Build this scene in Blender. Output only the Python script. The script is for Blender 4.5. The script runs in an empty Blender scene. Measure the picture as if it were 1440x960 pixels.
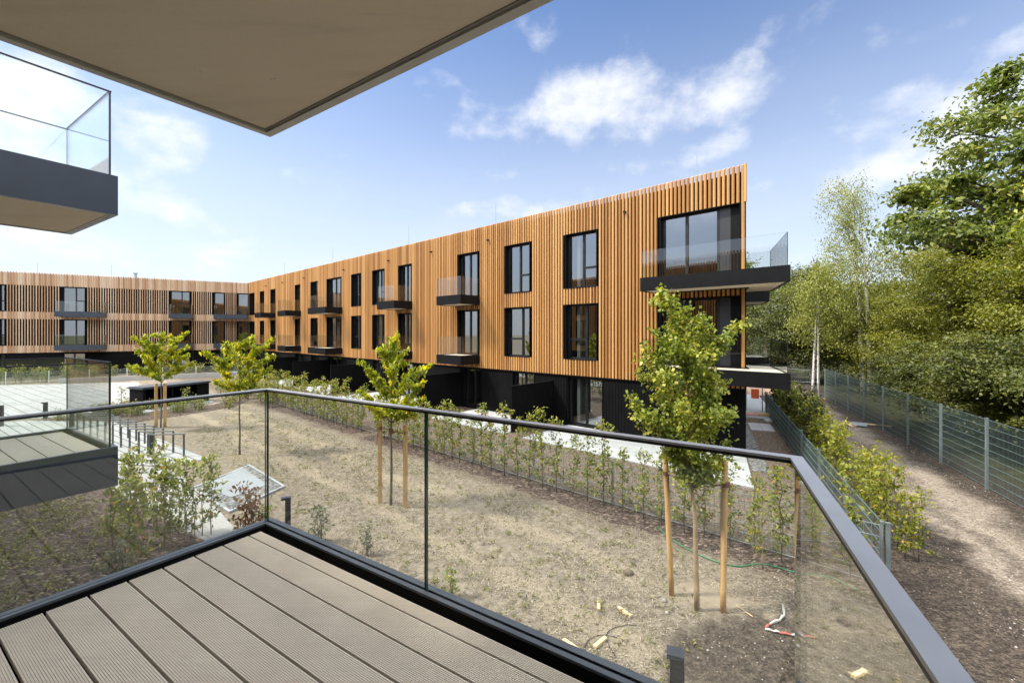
import bpy, math, random
import numpy as np
from mathutils import Vector, Matrix

random.seed(7)
RNG = np.random.default_rng(11)
scene = bpy.context.scene
COL = scene.collection
F = 605.0            # focal length in photo pixels (1440 wide)
CX, HY = 720.0, 467.5
EYE = 4.2            # camera height above the ground


def G(px, py, z=0.0):
    """point at height z seen at photo pixel (below horizon)"""
    Y = F * (EYE - z) / (py - HY)
    return ((px - CX) / F * Y, Y)


# ------------------------------------------------------------------ mesh helpers
class MB:
    def __init__(s):
        s.v, s.f, s.m = [], [], []

    def add(s, verts, faces, m=0):
        b = len(s.v)
        s.v.extend([tuple(p) for p in verts])
        for f in faces:
            s.f.append(tuple(i + b for i in f))
            s.m.append(m)

    def quad(s, a, b, c, d, m=0):
        s.add([a, b, c, d], [(0, 1, 2, 3)], m)

    def prism(s, poly, z0, z1, m=0, mtop=None, mbot=None):
        n = len(poly)
        vs = [(x, y, z0) for x, y in poly] + [(x, y, z1) for x, y in poly]
        b = len(s.v)
        s.v.extend(vs)
        for i in range(n):
            j = (i + 1) % n
            s.f.append((b + i, b + j, b + n + j, b + n + i)); s.m.append(m)
        s.f.append(tuple(b + n + i for i in range(n))); s.m.append(m if mtop is None else mtop)
        s.f.append(tuple(b + n - 1 - i for i in range(n))); s.m.append(m if mbot is None else mbot)

    def box(s, o, ax, ay, az, m=0):
        """box from corner o with edge vectors"""
        o, ax, ay, az = map(Vector, (o, ax, ay, az))
        vs = [o, o + ax, o + ax + ay, o + ay, o + az, o + ax + az, o + ax + ay + az, o + ay + az]
        s.add(vs, [(0, 3, 2, 1), (4, 5, 6, 7), (0, 1, 5, 4), (1, 2, 6, 5), (2, 3, 7, 6), (3, 0, 4, 7)], m)

    def cbox(s, c, sx, sy, sz, rot=0.0, m=0):
        ca, sa = math.cos(rot), math.sin(rot)
        ax, ay = Vector((ca * sx, sa * sx, 0)), Vector((-sa * sy, ca * sy, 0))
        s.box(Vector(c) - ax / 2 - ay / 2 - Vector((0, 0, sz / 2)), ax, ay, (0, 0, sz), m)

    def bar(s, a, b, w, h, m=0):
        """horizontal-ish bar from a to b; width w sideways, height h up (a,b on its axis)"""
        a, b = Vector(a), Vector(b)
        d = (b - a).normalized()
        side = d.cross(Vector((0, 0, 1)))
        if side.length < 1e-4:
            side = Vector((1, 0, 0))
        side.normalize()
        up = side.cross(d).normalized()
        s.box(a - side * w / 2 - up * h / 2, b - a, side * w, up * h, m)

    def tube(s, pts, radii, n=6, m=0, cap=True):
        pts = [Vector(p) for p in pts]
        k = len(pts)
        if not hasattr(radii, '__len__'):
            radii = [radii] * k
        b = len(s.v)
        ref = Vector((0.31, 0.83, 0.11))
        for i, p in enumerate(pts):
            t = (pts[min(i + 1, k - 1)] - pts[max(i - 1, 0)])
            if t.length < 1e-9:
                t = Vector((0, 0, 1))
            t.normalize()
            u = t.cross(ref)
            if u.length < 1e-3:
                u = t.cross(Vector((1, 0, 0)))
            u.normalize()
            w = t.cross(u)
            for q in range(n):
                an = 2 * math.pi * q / n
                s.v.append(tuple(p + (u * math.cos(an) + w * math.sin(an)) * radii[i]))
        for i in range(k - 1):
            for q in range(n):
                r = (q + 1) % n
                s.f.append((b + i * n + q, b + i * n + r, b + (i + 1) * n + r, b + (i + 1) * n + q)); s.m.append(m)
        if cap:
            s.f.append(tuple(b + n - 1 - q for q in range(n))); s.m.append(m)
            s.f.append(tuple(b + (k - 1) * n + q for q in range(n))); s.m.append(m)

    def build(s, name, mats, parent=None, smooth=False):
        me = bpy.data.meshes.new(name)
        me.from_pydata(s.v, [], s.f)
        if not isinstance(mats, (list, tuple)):
            mats = [mats]
        for mt in mats:
            me.materials.append(mt)
        if len(mats) > 1:
            me.polygons.foreach_set('material_index', s.m)
        if smooth:
            me.polygons.foreach_set('use_smooth', [True] * len(s.f))
        me.update()
        return link(name, me, parent)


def link(name, me, parent=None):
    o = bpy.data.objects.new(name, me)
    COL.objects.link(o)
    if parent is not None:
        o.parent = parent
        if parent.type == 'EMPTY':
            o.matrix_parent_inverse = Matrix.Translation(-Vector(parent.location))
    return o


def tag(o, label=None, cat=None, group=None, kind=None):
    if label: o['label'] = label
    if cat: o['category'] = cat
    if group: o['group'] = group
    if kind: o['kind'] = kind
    return o


def empty(name, loc, label=None, cat=None, group=None):
    o = bpy.data.objects.new(name, None)
    o.empty_display_size = 0.2
    COL.objects.link(o)
    o.location = loc
    return tag(o, label, cat, group)


def kids(o):
    return [c for c in bpy.data.objects if c.parent == o]


def copy_tree(o, childmap, parent=None):
    c = o.copy()
    COL.objects.link(c)
    if parent is not None:
        c.parent = parent
    for ch in childmap.get(o.name, []):
        copy_tree(ch, childmap, c)
    return c


def inset(poly, d):
    """offset a CCW polygon inwards by d (float or list per edge)"""
    n = len(poly)
    ds = d if hasattr(d, '__len__') else [d] * n
    lines = []
    for i in range(n):
        a, b = Vector(poly[i]), Vector(poly[(i + 1) % n])
        t = (b - a).normalized()
        nn = Vector((-t.y, t.x))
        lines.append((a + nn * ds[i], t))
    out = []
    for i in range(n):
        p1, t1 = lines[i - 1]
        p2, t2 = lines[i]
        cr = t1.x * t2.y - t1.y * t2.x
        if abs(cr) < 1e-6:
            out.append(tuple(p2)); continue
        q = p2 - p1
        k = (q.x * t2.y - q.y * t2.x) / cr
        out.append(tuple(p1 + t1 * k))
    return out


def ccw(poly):
    a = sum(poly[i][0] * poly[(i + 1) % len(poly)][1] - poly[(i + 1) % len(poly)][0] * poly[i][1] for i in range(len(poly)))
    return list(poly) if a > 0 else list(poly)[::-1]


# ------------------------------------------------------------------ materials
class NB:
    def __init__(s, nt):
        s.nt = nt

    def n(s, t, **kw):
        nd = s.nt.nodes.new(t)
        for k, v in kw.items():
            setattr(nd, k, v)
        return nd

    def set(s, sock, val):
        if isinstance(val, bpy.types.NodeSocket):
            s.nt.links.new(val, sock)
        elif val is not None:
            if isinstance(val, (tuple, list)) and sock.type == 'RGBA' and len(val) == 3:
                val = (*val, 1)
            sock.default_value = val

    def math(s, op, a, b=None, c=None, clamp=False):
        nd = s.n('ShaderNodeMath', operation=op, use_clamp=clamp)
        s.set(nd.inputs[0], a)
        if b is not None: s.set(nd.inputs[1], b)
        if c is not None: s.set(nd.inputs[2], c)
        return nd.outputs[0]

    def vmath(s, op, a, b=None, out=0):
        nd = s.n('ShaderNodeVectorMath', operation=op)
        s.set(nd.inputs[0], a)
        if b is not None:
            s.set(nd.inputs[3 if op == 'SCALE' else 1], b)
        return nd.outputs['Value'] if op in ('DOT_PRODUCT', 'LENGTH', 'DISTANCE') else nd.outputs[0]

    def mix(s, fac, a, b, blend='MIX'):
        nd = s.n('ShaderNodeMix', data_type='RGBA', blend_type=blend)
        s.set(nd.inputs['Factor'], fac)
        s.set(nd.inputs['A'], None); s.set(nd.inputs['B'], None)
        s.set(nd.inputs[6], a); s.set(nd.inputs[7], b)
        return nd.outputs[2]

    def noise(s, vec=None, scale=5, detail=4, rough=0.55, dist=0, dim='3D'):
        nd = s.n('ShaderNodeTexNoise', noise_dimensions=dim)
        if vec is not None: s.set(nd.inputs['Vector'], vec)
        s.set(nd.inputs['Scale'], scale); s.set(nd.inputs['Detail'], detail)
        s.set(nd.inputs['Roughness'], rough); s.set(nd.inputs['Distortion'], dist)
        return nd.outputs[0]

    def ramp(s, fac, stops, interp='LINEAR'):
        nd = s.n('ShaderNodeValToRGB')
        cr = nd.color_ramp
        cr.interpolation = interp
        while len(cr.elements) > 1:
            cr.elements.remove(cr.elements[-1])
        cr.elements[0].position = stops[0][0]
        c = stops[0][1]
        cr.elements[0].color = (*c, 1) if hasattr(c, '__len__') else (c, c, c, 1)
        for p, c in stops[1:]:
            e = cr.elements.new(p)
            e.color = (*c, 1) if hasattr(c, '__len__') else (c, c, c, 1)
        s.set(nd.inputs[0], fac)
        return nd.outputs[0]

    def smooth(s, x, a, b):
        nd = s.n('ShaderNodeMapRange', interpolation_type='SMOOTHSTEP')
        s.set(nd.inputs[0], x); s.set(nd.inputs[1], a); s.set(nd.inputs[2], b)
        return nd.outputs[0]

    def pos(s):
        return s.n('ShaderNodeNewGeometry').outputs['Position']

    def mapping(s, vec, scale=(1, 1, 1), rot=(0, 0, 0)):
        nd = s.n('ShaderNodeMapping')
        s.set(nd.inputs[0], vec)
        nd.inputs['Scale'].default_value = scale
        nd.inputs['Rotation'].default_value = rot
        return nd.outputs[0]

    def bump(s, h, strength=0.3, dist=0.02):
        nd = s.n('ShaderNodeBump')
        nd.inputs['Strength'].default_value = strength
        nd.inputs['Distance'].default_value = dist
        s.set(nd.inputs['Height'], h)
        return nd.outputs[0]

    def principled(s, col, rough=0.6, metal=0, spec=0.4, normal=None):
        p = s.n('ShaderNodeBsdfPrincipled')
        s.set(p.inputs['Base Color'], col)
        s.set(p.inputs['Roughness'], rough)
        s.set(p.inputs['Metallic'], metal)
        s.set(p.inputs['Specular IOR Level'], spec)
        if normal is not None: s.set(p.inputs['Normal'], normal)
        return p.outputs[0]

    def out(s, shader):
        o = s.n('ShaderNodeOutputMaterial')
        s.nt.links.new(shader, o.inputs[0])


def mat(name):
    m = bpy.data.materials.new(name)
    m.use_nodes = True
    m.node_tree.nodes.clear()
    return m, NB(m.node_tree)


def matte(name, col, rough=0.6, var=0.12, scale=3.0, metal=0, spec=0.4, bump=0.0, bscale=60, stretch=(1, 1, 1)):
    m, b = mat(name)
    p = b.mapping(b.pos(), stretch)
    n1 = b.noise(p, scale, 5, 0.6)
    lo = tuple(c * (1 - var) for c in col); hi = tuple(min(1, c * (1 + var)) for c in col)
    c = b.ramp(n1, [(0.3, lo), (0.7, hi)])
    nrm = b.bump(b.noise(p, bscale, 3, 0.6), bump, 0.01) if bump else None
    r = b.math('MULTIPLY_ADD', b.noise(p, scale * 2.3, 4), 0.25, rough - 0.12)
    b.out(b.principled(c, r, metal, spec, nrm))
    return m


def glass(name, tint, f0=0.04, k=1.0, gtint=(1, 1, 1)):
    m, b = mat(name)
    lw = b.n('ShaderNodeLayerWeight'); lw.inputs[0].default_value = 0.5
    fac = b.math('POWER', lw.outputs['Facing'], 5.0)
    fr = b.math('MULTIPLY_ADD', fac, (1 - f0) * k, f0)
    tr = b.n('ShaderNodeBsdfTransparent'); b.set(tr.inputs[0], tint)
    gl = b.n('ShaderNodeBsdfGlossy'); gl.inputs['Roughness'].default_value = 0.0
    b.set(gl.inputs[0], gtint)
    mx = b.n('ShaderNodeMixShader')
    b.set(mx.inputs[0], fr)
    b.nt.links.new(tr.outputs[0], mx.inputs[1]); b.nt.links.new(gl.outputs[0], mx.inputs[2])
    b.out(mx.outputs[0])
    return m


def leafmat(name, stops, trans=0.35, rough=0.5):
    m, b = mat(name)
    at = b.n('ShaderNodeAttribute', attribute_name='tone')
    c = b.ramp(at.outputs['Fac'], stops)
    p = b.principled(c, rough, 0, 0.35)
    t = b.n('ShaderNodeBsdfTranslucent')
    tc = b.mix(0.5, c, (0.30, 0.36, 0.03), 'SCREEN')
    hs = b.n('ShaderNodeHueSaturation'); b.set(hs.inputs['Color'], c)
    hs.inputs['Value'].default_value = 1.5; hs.inputs['Saturation'].default_value = 1.1
    b.set(t.inputs[0], hs.outputs[0])
    mx = b.n('ShaderNodeMixShader'); mx.inputs[0].default_value = trans
    b.nt.links.new(p, mx.inputs[1]); b.nt.links.new(t.outputs[0], mx.inputs[2])
    b.out(mx.outputs[0])
    return m


def slatmat(name, d, pitch, stops, vstretch=0.35, r=0.55):
    """wood slats, one tone for each slat; d = direction across the slats"""
    m, b = mat(name)
    p = b.pos()
    k = b.vmath('DOT_PRODUCT', p, (d[0], d[1], 0))
    k = b.math('FLOOR', b.math('DIVIDE', k, pitch))
    wn = b.n('ShaderNodeTexWhiteNoise', noise_dimensions='1D'); b.set(wn.inputs['W'], k)
    g = b.noise(b.mapping(p, (9, 9, vstretch)), 4, 5, 0.65)
    g2 = b.noise(p, 0.22, 3, 0.5)
    f = b.math('ADD', b.math('MULTIPLY_ADD', wn.outputs['Value'], 0.60, -.09), b.math('MULTIPLY', g, 0.40))
    f = b.math('ADD', f, b.math('MULTIPLY', g2, 0.28))
    c = b.ramp(f, stops)
    nb = b.bump(b.noise(b.mapping(p, (30, 30, 1.2)), 4, 4, 0.7), 0.25, 0.006)
    b.out(b.principled(c, r, 0, 0.3, nb))
    return m


U = Vector((0.8435, -0.537)).normalized()
MT = {}
MT['black_wood'] = None
MT['anthracite'] = matte('anthracite_metal', (0.018, 0.020, 0.024), 0.42, 0.18, 1.5, 0.0, 0.5, 0.05, 300)
MT['fascia'] = matte('fascia_metal', (0.034, 0.043, 0.058), 0.36, 0.15, 2.0, 0.2, 0.5, 0.04, 200)
MT['fascia_black'] = matte('fascia_dark', (0.004, 0.0042, 0.005), 0.5, 0.25, 1.2, 0.0, 0.15)
MT['fascia_end'] = matte('fascia_anthracite', (0.0045, 0.0048, 0.0056), 0.5, 0.2, 1.5, 0.0, 0.15)
MT['frame'] = matte('window_frame', (0.006, 0.0065, 0.0075), 0.45, 0.15, 2)
MT['reveal'] = matte('reveal_metal', (0.004, 0.004, 0.0045), 0.55, 0.15, 2, 0, 0.12)
MT['rail'] = matte('handrail_metal', (0.36, 0.368, 0.385), 0.38, 0.10, 4, 0.3, 0.5)
MT['ledge'] = matte('ledge_metal', (0.12, 0.128, 0.135), 0.40, 0.14, 5, 0.5, 0.5)
MT['trim'] = matte('trim_metal', (0.55, 0.555, 0.55), 0.5, 0.10, 3, 0.0, 0.4)
MT['zinc'] = matte('galvanised', (0.30, 0.33, 0.345), 0.45, 0.15, 6, 0.5, 0.5)
MT['fencewire'] = matte('fence_wire', (0.33, 0.375, 0.375), 0.45, 0.15, 6, 0.4, 0.5)
MT['rack'] = matte('rack_steel', (0.09, 0.11, 0.12), 0.45, 0.2, 5, 0.3)
MT['black'] = matte('black_gap', (0.006, 0.006, 0.006), 0.8, 0.1, 2, 0, 0.1)
MT['interior'] = matte('interior_plaster', (0.40, 0.385, 0.36), 0.8, 0.05, 1, 0, 0.1)
MT['intfloor'] = matte('interior_floor', (0.24, 0.19, 0.14), 0.6, 0.1, 2, 0, 0.3)
MT['slabedge'] = matte('slab_concrete', (0.32, 0.31, 0.29), 0.8, 0.12, 2, 0, 0.2)
MT['stake'] = matte('stake_wood', (0.46, 0.29, 0.13), 0.7, 0.28, 9, 0, 0.2, 0.3, 40, (1, 1, 0.25))
MT['cutwood'] = matte('cut_wood', (0.60, 0.45, 0.27), 0.7, 0.15, 10, 0, 0.2)
MT['bark'] = matte('young_bark', (0.12, 0.10, 0.075), 0.8, 0.3, 20, 0, 0.2, 0.4, 60, (1, 1, 0.3))
MT['barkpale'] = matte('pale_bark', (0.30, 0.22, 0.13), 0.8, 0.3, 14, 0, 0.2, 0.5, 50, (1, 1, 0.5))
MT['barkdark'] = matte('dark_bark', (0.07, 0.058, 0.045), 0.85, 0.3, 8, 0, 0.2, 0.6, 30, (1, 1, 0.3))
MT['tie'] = matte('tie_strap', (0.13, 0.055, 0.030), 0.7, 0.2, 20)
MT['hose'] = matte('green_hose', (0.03, 0.15, 0.06), 0.4, 0.15, 10)
MT['tape_red'] = matte('tape_red', (0.40, 0.09, 0.07), 0.4, 0.1, 10)
MT['tape_white'] = matte('tape_white', (0.42, 0.39, 0.37), 0.4, 0.1, 10)
MT['wire'] = matte('black_wire', (0.02, 0.018, 0.016), 0.6)
MT['orange'] = matte('orange_plastic', (0.65, 0.11, 0.04), 0.5, 0.1)
MT['pink'] = matte('pink_board', (0.50, 0.29, 0.26), 0.7, 0.1)
MT['sheet_grey'] = matte('grey_sheet', (0.20, 0.23, 0.26), 0.6, 0.15)
MT['white'] = matte('white_paint', (0.70, 0.71, 0.70), 0.5, 0.05)
MT['glass'] = glass('railing_glass', (0.962, 0.980, 0.968), 0.055, 1.0)
MT['glass_far'] = glass('balcony_glass', (0.93, 0.955, 0.945), 0.10, 1.0)
MT['glassedge'] = matte('glass_edge', (0.010, 0.055, 0.040), 0.15, 0.1, 3, 0, 0.6)
MT['pane'] = glass('window_glass', (0.50, 0.55, 0.53), 0.32, 1.0, (0.94, 0.97, 1.0))

# birch bark
m, b = mat('birch_bark')
p = b.pos()
n1 = b.noise(b.mapping(p, (3, 3, 12)), 1.6, 4, 0.6)
b.out(b.principled(b.ramp(n1, [(0.40, (0.06, 0.05, 0.045)), (0.47, (0.62, 0.60, 0.56)), (0.7, (0.74, 0.73, 0.70))]), 0.6, 0, 0.3))
MT['birch'] = m

# black vertical timber of the ground floors
m, b = mat('black_timber')
p = b.pos()
g = b.noise(b.mapping(p, (14, 14, 0.5)), 2.2, 5, 0.65)
g2 = b.noise(p, 0.8, 4, 0.6)
c = b.ramp(b.math('ADD', b.math('MULTIPLY', g, 0.6), b.math('MULTIPLY', g2, 0.4)), [(0.35, (0.0016, 0.0016, 0.0018)), (0.72, (0.0065, 0.0065, 0.0075))])
b.out(b.principled(c, 0.75, 0, 0.08, b.bump(g, 0.4, 0.01)))
MT['black_wood'] = m

# soffit concrete (plaster underside)
m, b = mat('soffit_concrete')
p = b.pos()
n1 = b.noise(p, 0.9, 5, 0.6)
n2 = b.noise(b.mapping(p, (1, 14, 1), (0, 0, 0.58)), 1.4, 4, 0.7)
n3 = b.noise(p, 45, 4, 0.7)
f = b.math('ADD', b.math('MULTIPLY', n1, 0.5), b.math('ADD', b.math('MULTIPLY', n2, 0.2), b.math('MULTIPLY', n3, 0.3)))
c = b.ramp(f, [(0.30, (0.66, 0.605, 0.505)), (0.55, (0.745, 0.68, 0.57)), (0.75, (0.79, 0.725, 0.61))])
# a few scuffs and a joint line
w = b.noise(b.mapping(p, (1.2, 9, 1), (0, 0, -0.7)), 0.9, 2, 0.5)
c = b.mix(b.math('MULTIPLY', b.smooth(w, 0.66, 0.76), 0.30), c, (0.24, 0.21, 0.17))
st = b.noise(b.mapping(p, (.5, 3.5, 1), (0, 0, 0.58)), 1.1, 5, .65)
c = b.mix(b.math('MULTIPLY', b.smooth(st, .52, .72), .30), c, (0.46, 0.40, 0.32))
jx = b.math('ABSOLUTE', b.math('SUBTRACT', b.vmath('DOT_PRODUCT', p, (U.x, U.y, 0)), -0.9))
c = b.mix(b.math('MULTIPLY', b.math('LESS_THAN', jx, .004), .35), c, (0.22, 0.20, 0.17))
pits = b.smooth(b.noise(p, 9.0, 2, 0.5), 0.76, 0.80)
c = b.mix(b.math('MULTIPLY', pits, 0.45), c, (0.16, 0.145, 0.12))
b.out(b.principled(c, 0.85, 0, 0.2, b.bump(n3, 0.12, 0.004)))
MT['soffit'] = m

# decking boards (grey-beige composite)
m, b = mat('deck_composite')
p = b.pos()
n1 = b.noise(p, 3.0, 4, 0.6)
n2 = b.noise(b.mapping(p, (3, 90, 1), (0, 0, 0.567)), 1.2, 4, 0.7)
f = b.math('ADD', b.math('MULTIPLY', n1, 0.5), b.math('MULTIPLY', n2, 0.5))
c = b.ramp(f, [(0.30, (0.52, 0.455, 0.36)), (0.70, (0.65, 0.58, 0.47))])
nd_ = (-U.y, U.x, 0)
bi_ = b.math('FLOOR', b.math('DIVIDE', b.vmath('DOT_PRODUCT', p, tuple(-c_ for c_ in nd_)), 0.1675))
bw_ = b.n('ShaderNodeTexWhiteNoise', noise_dimensions='1D'); b.set(bw_.inputs['W'], bi_)
c = b.mix(b.math('MULTIPLY', bw_.outputs['Value'], .16), c, (0.36, 0.31, 0.25))
c = b.mix(b.math('MULTIPLY', b.smooth(b.noise(p, 1.6, 5, .65), .50, .72), .22), c, (0.40, 0.36, 0.30))
sp = b.smooth(b.noise(p, 160, 2, 0.5), 0.70, 0.76)
c = b.mix(b.math('MULTIPLY', sp, 0.35), c, (0.62, 0.58, 0.50))
b.out(b.principled(c, 0.68, 0, 0.3))
MT['deck'] = m

# paving slabs: joints in a given direction
def paving(name, base, ang, pu, pv, joint=0.014, jcol=(0.12, 0.115, 0.105), long_only=False, var=0.16):
    m, b = mat(name)
    p = b.mapping(b.pos(), (1, 1, 1), (0, 0, -ang))
    sp = b.n('ShaderNodeSeparateXYZ'); b.set(sp.inputs[0], p)
    fu = b.math('FRACT', b.math('DIVIDE', b.math('ADD', sp.outputs[0], 500.0), pu))
    fv = b.math('FRACT', b.math('DIVIDE', b.math('ADD', sp.outputs[1], 500.0), pv))
    ju = b.math('LESS_THAN', fu, joint / pu)
    jv = b.math('LESS_THAN', fv, joint / pv)
    iu = b.math('FLOOR', b.math('DIVIDE', sp.outputs[0], pu)); iv = b.math('FLOOR', b.math('DIVIDE', sp.outputs[1], pv))
    wn = b.n('ShaderNodeTexWhiteNoise', noise_dimensions='1D')
    b.set(wn.inputs['W'], b.math('MULTIPLY_ADD', iu, 17.31, iv))
    n1 = b.noise(b.pos(), 1.3, 5, 0.65); n2 = b.noise(b.pos(), 40, 3, 0.6)
    f = b.math('ADD', b.math('MULTIPLY', wn.outputs['Value'], 0.3), b.math('ADD', b.math('MULTIPLY', n1, 0.5), b.math('MULTIPLY', n2, 0.2)))
    c = b.ramp(f, [(0.25, tuple(x * (1 - var) for x in base)), (0.75, tuple(min(1, x * (1 + var)) for x in base))])
    j = jv if long_only else b.math('MAXIMUM', ju, jv)
    c = b.mix(j, c, jcol)
    b.out(b.principled(c, 0.8, 0, 0.25, b.bump(b.math('SUBTRACT', n2, j), 0.2, 0.01)))
    return m


# pebbles
def pebbles(name, stops, scale):
    m, b = mat(name)
    v = b.n('ShaderNodeTexVoronoi', feature='F1'); b.set(v.inputs['Vector'], b.pos()); v.inputs['Scale'].default_value = scale
    sp = b.n('ShaderNodeSeparateColor'); b.set(sp.inputs[0], v.outputs['Color'])
    c = b.ramp(sp.outputs[0], stops)
    dk = b.smooth(v.outputs['Distance'], 0.35, 0.75)
    c = b.mix(b.math('MULTIPLY', dk, 0.7), c, (0.05, 0.048, 0.045))
    b.out(b.principled(c, 0.8, 0, 0.3, b.bump(b.math('SUBTRACT', 1.0, v.outputs['Distance']), 0.8, 0.03)))
    return m


MT['pebbles'] = pebbles('pebble_bed', [(0, (0.08, 0.08, 0.08)), (0.5, (0.17, 0.17, 0.17)), (1, (0.30, 0.30, 0.29))], 16)

# mulch
m, b = mat('bark_mulch')
v = b.n('ShaderNodeTexVoronoi', feature='F1'); b.set(v.inputs['Vector'], b.mapping(b.pos(), (1, 1.9, 1), (0, 0, 0.6))); v.inputs['Scale'].default_value = 15
sp = b.n('ShaderNodeSeparateColor'); b.set(sp.inputs[0], v.outputs['Color'])
c = b.ramp(sp.outputs[0], [(0, (0.022, 0.016, 0.013)), (0.55, (0.068, 0.048, 0.040)), (0.88, (0.13, 0.095, 0.078)), (1, (0.30, 0.23, 0.18))])
c = b.mix(b.math('MULTIPLY', b.smooth(b.noise(b.pos(), 1.4, 4), 0.4, 0.7), 0.35), c, (0.10, 0.075, 0.055))
b.out(b.principled(c, 0.85, 0, 0.2, b.bump(b.math('SUBTRACT', 1.0, v.outputs['Distance']), 1.0, 0.04)))
MT['mulch'] = m

# ------------------------------------------------------------------ site geometry constants
MR = Vector((7.89, 14.56)); MD = Vector((-0.7392, 0.6735)); MN = Vector((-0.6735, -0.7392))   # main facade
GD = Vector((0.404, 0.915)).normalized()                                                      # gable direction
LF0 = Vector((6.22, 7.12)); LFD = Vector((0.42, 0.907)).normalized()                            # low right fence
LFN = Vector((LFD.y, -LFD.x))
V1 = Vector((0.545, 0.8385)).normalized()     # our balcony, away from our facade (left edge)
V2 = Vector((0.414, 0.910)).normalized()      # our balcony, right edge
U = Vector((0.8435, -0.537)).normalized()     # along our facade


# ground sheet material: straw lawn, dark topsoil strips, painted shadow patch, gravelly path
def ground_material():
    m, b = mat('ground_soil')
    p = b.pos()
    big = b.noise(p, 0.45, 5, 0.6)
    med = b.noise(p, 2.6, 6, 0.65)
    fine = b.noise(p, 26, 5, 0.7)
    straw = b.noise(b.mapping(p, (1, 3.2, 1), (0, 0, 0.8)), 22, 5, 0.75)
    straw2 = b.noise(b.mapping(p, (3.2, 1, 1), (0, 0, 0.3)), 24, 5, 0.75)
    # dry straw covered lawn
    cl_ = b.noise(p, 6.5, 6, 0.72)
    gr_ = b.noise(p, 42, 4, 0.75)
    f = b.math('ADD', b.math('MULTIPLY', b.math('MAXIMUM', straw, straw2), 0.30), b.math('ADD', b.math('MULTIPLY', cl_, 0.42), b.math('MULTIPLY', gr_, 0.28)))
    f = b.math('MULTIPLY_ADD', b.math('SUBTRACT', f, .515), 1.9, .515)
    lawn = b.ramp(f, [(0.32, (0.044, 0.036, 0.028)), (0.44, (0.132, 0.110, 0.082)), (0.57, (0.214, 0.182, 0.138)), (0.74, (0.36, 0.318, 0.25))])
    lawn = b.mix(b.math('MULTIPLY', b.smooth(big, 0.50, 0.70), 0.55), lawn, (0.25, 0.195, 0.135))
    lawn = b.mix(b.math('MULTIPLY', b.smooth(b.noise(p, 0.9, 4, 0.6), 0.52, 0.72), 0.55), lawn, (0.115, 0.10, 0.078))
    # wheel tracks along the lawn (parallel to the hedge)
    w = b.vmath('DOT_PRODUCT', b.vmath('SUBTRACT', p, (MR.x, MR.y, 0)), (MN.x, MN.y, 0))
    wob = b.math('ADD', w, b.math('MULTIPLY', b.math('SUBTRACT', b.noise(p, 0.35, 3), 0.5), 2.2))
    t1 = b.math('SUBTRACT', 1.0, b.smooth(b.math('ABSOLUTE', b.math('SUBTRACT', wob, 9.1)), 0.10, 0.42))
    t2 = b.math('SUBTRACT', 1.0, b.smooth(b.math('ABSOLUTE', b.math('SUBTRACT', wob, 10.6)), 0.08, 0.38))
    tr = b.math('MULTIPLY', b.math('MAXIMUM', t1, t2), b.smooth(b.noise(p, 0.7, 4), 0.28, 0.52))
    lawn = b.mix(b.math('MULTIPLY', tr, 0.55), lawn, (0.30, 0.25, 0.18))
    # garden soil
    fm_ = b.math('MULTIPLY_ADD', b.math('SUBTRACT', b.math('ADD', b.math('MULTIPLY', fine, 0.6), b.math('MULTIPLY', b.noise(p, 8, 5, .7), 0.4)), .5), 1.9, .5)
    soil = b.ramp(fm_, [(0.36, (0.045, 0.034, 0.026)), (0.52, (0.125, 0.098, 0.073)), (0.68, (0.22, 0.18, 0.14))])
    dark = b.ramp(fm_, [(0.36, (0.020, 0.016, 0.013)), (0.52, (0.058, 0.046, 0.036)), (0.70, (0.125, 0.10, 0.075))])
    # lawn side of the hedge
    wd = b.math('ADD', w, b.math('MULTIPLY', b.math('SUBTRACT', b.noise(p, 0.8, 5, 0.65), 0.5), 1.7))
    is_lawn = b.smooth(wd, 7.35, 8.0)
    sd = b.vmath('DOT_PRODUCT', b.vmath('SUBTRACT', p, (LF0.x, LF0.y, 0)), (LFN.x, LFN.y, 0))    # distance right of the low fence
    sdn = b.math('ADD', sd, b.math('MULTIPLY', b.math('SUBTRACT', b.noise(p, 0.55, 5, 0.65), 0.5), 2.2))
    is_lawn = b.math('MULTIPLY', is_lawn, b.math('SUBTRACT', 1.0, b.smooth(sdn, -2.6, -1.5)))
    # cast shadow painted into the soil colour near the hedges, caster not modelled
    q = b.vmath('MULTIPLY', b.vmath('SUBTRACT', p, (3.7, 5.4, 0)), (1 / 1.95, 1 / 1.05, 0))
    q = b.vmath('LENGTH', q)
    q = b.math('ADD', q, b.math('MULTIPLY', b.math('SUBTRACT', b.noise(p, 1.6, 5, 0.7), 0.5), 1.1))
    ground_shadow = b.math('SUBTRACT', 1.0, b.smooth(q, 0.78, 1.05))
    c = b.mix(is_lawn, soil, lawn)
    c = b.mix(b.math('MULTIPLY', ground_shadow, 0.95), c, dark)
    # gravel track between the fences
    grav = b.ramp(fm_, [(0.30, (0.10, 0.080, 0.060)), (0.5, (0.215, 0.180, 0.140)), (0.72, (0.38, 0.335, 0.275))])
    band = b.math('MULTIPLY', b.smooth(sdn, 1.45, 2.15), b.math('SUBTRACT', 1.0, b.smooth(sdn, 2.9, 3.7)))
    lane = b.math('SUBTRACT', 1.0, b.math('MULTIPLY', 0.55, b.math('SUBTRACT', 1.0, b.smooth(b.math('ABSOLUTE', b.math('SUBTRACT', sdn, 2.35)), 0.05, 0.35))))
    right = b.smooth(sd, -0.2, 0.2)
    c2 = b.mix(b.math('MULTIPLY', b.math('MULTIPLY', band, lane), 0.95), dark, grav)
    c = b.mix(right, c, c2)
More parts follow.
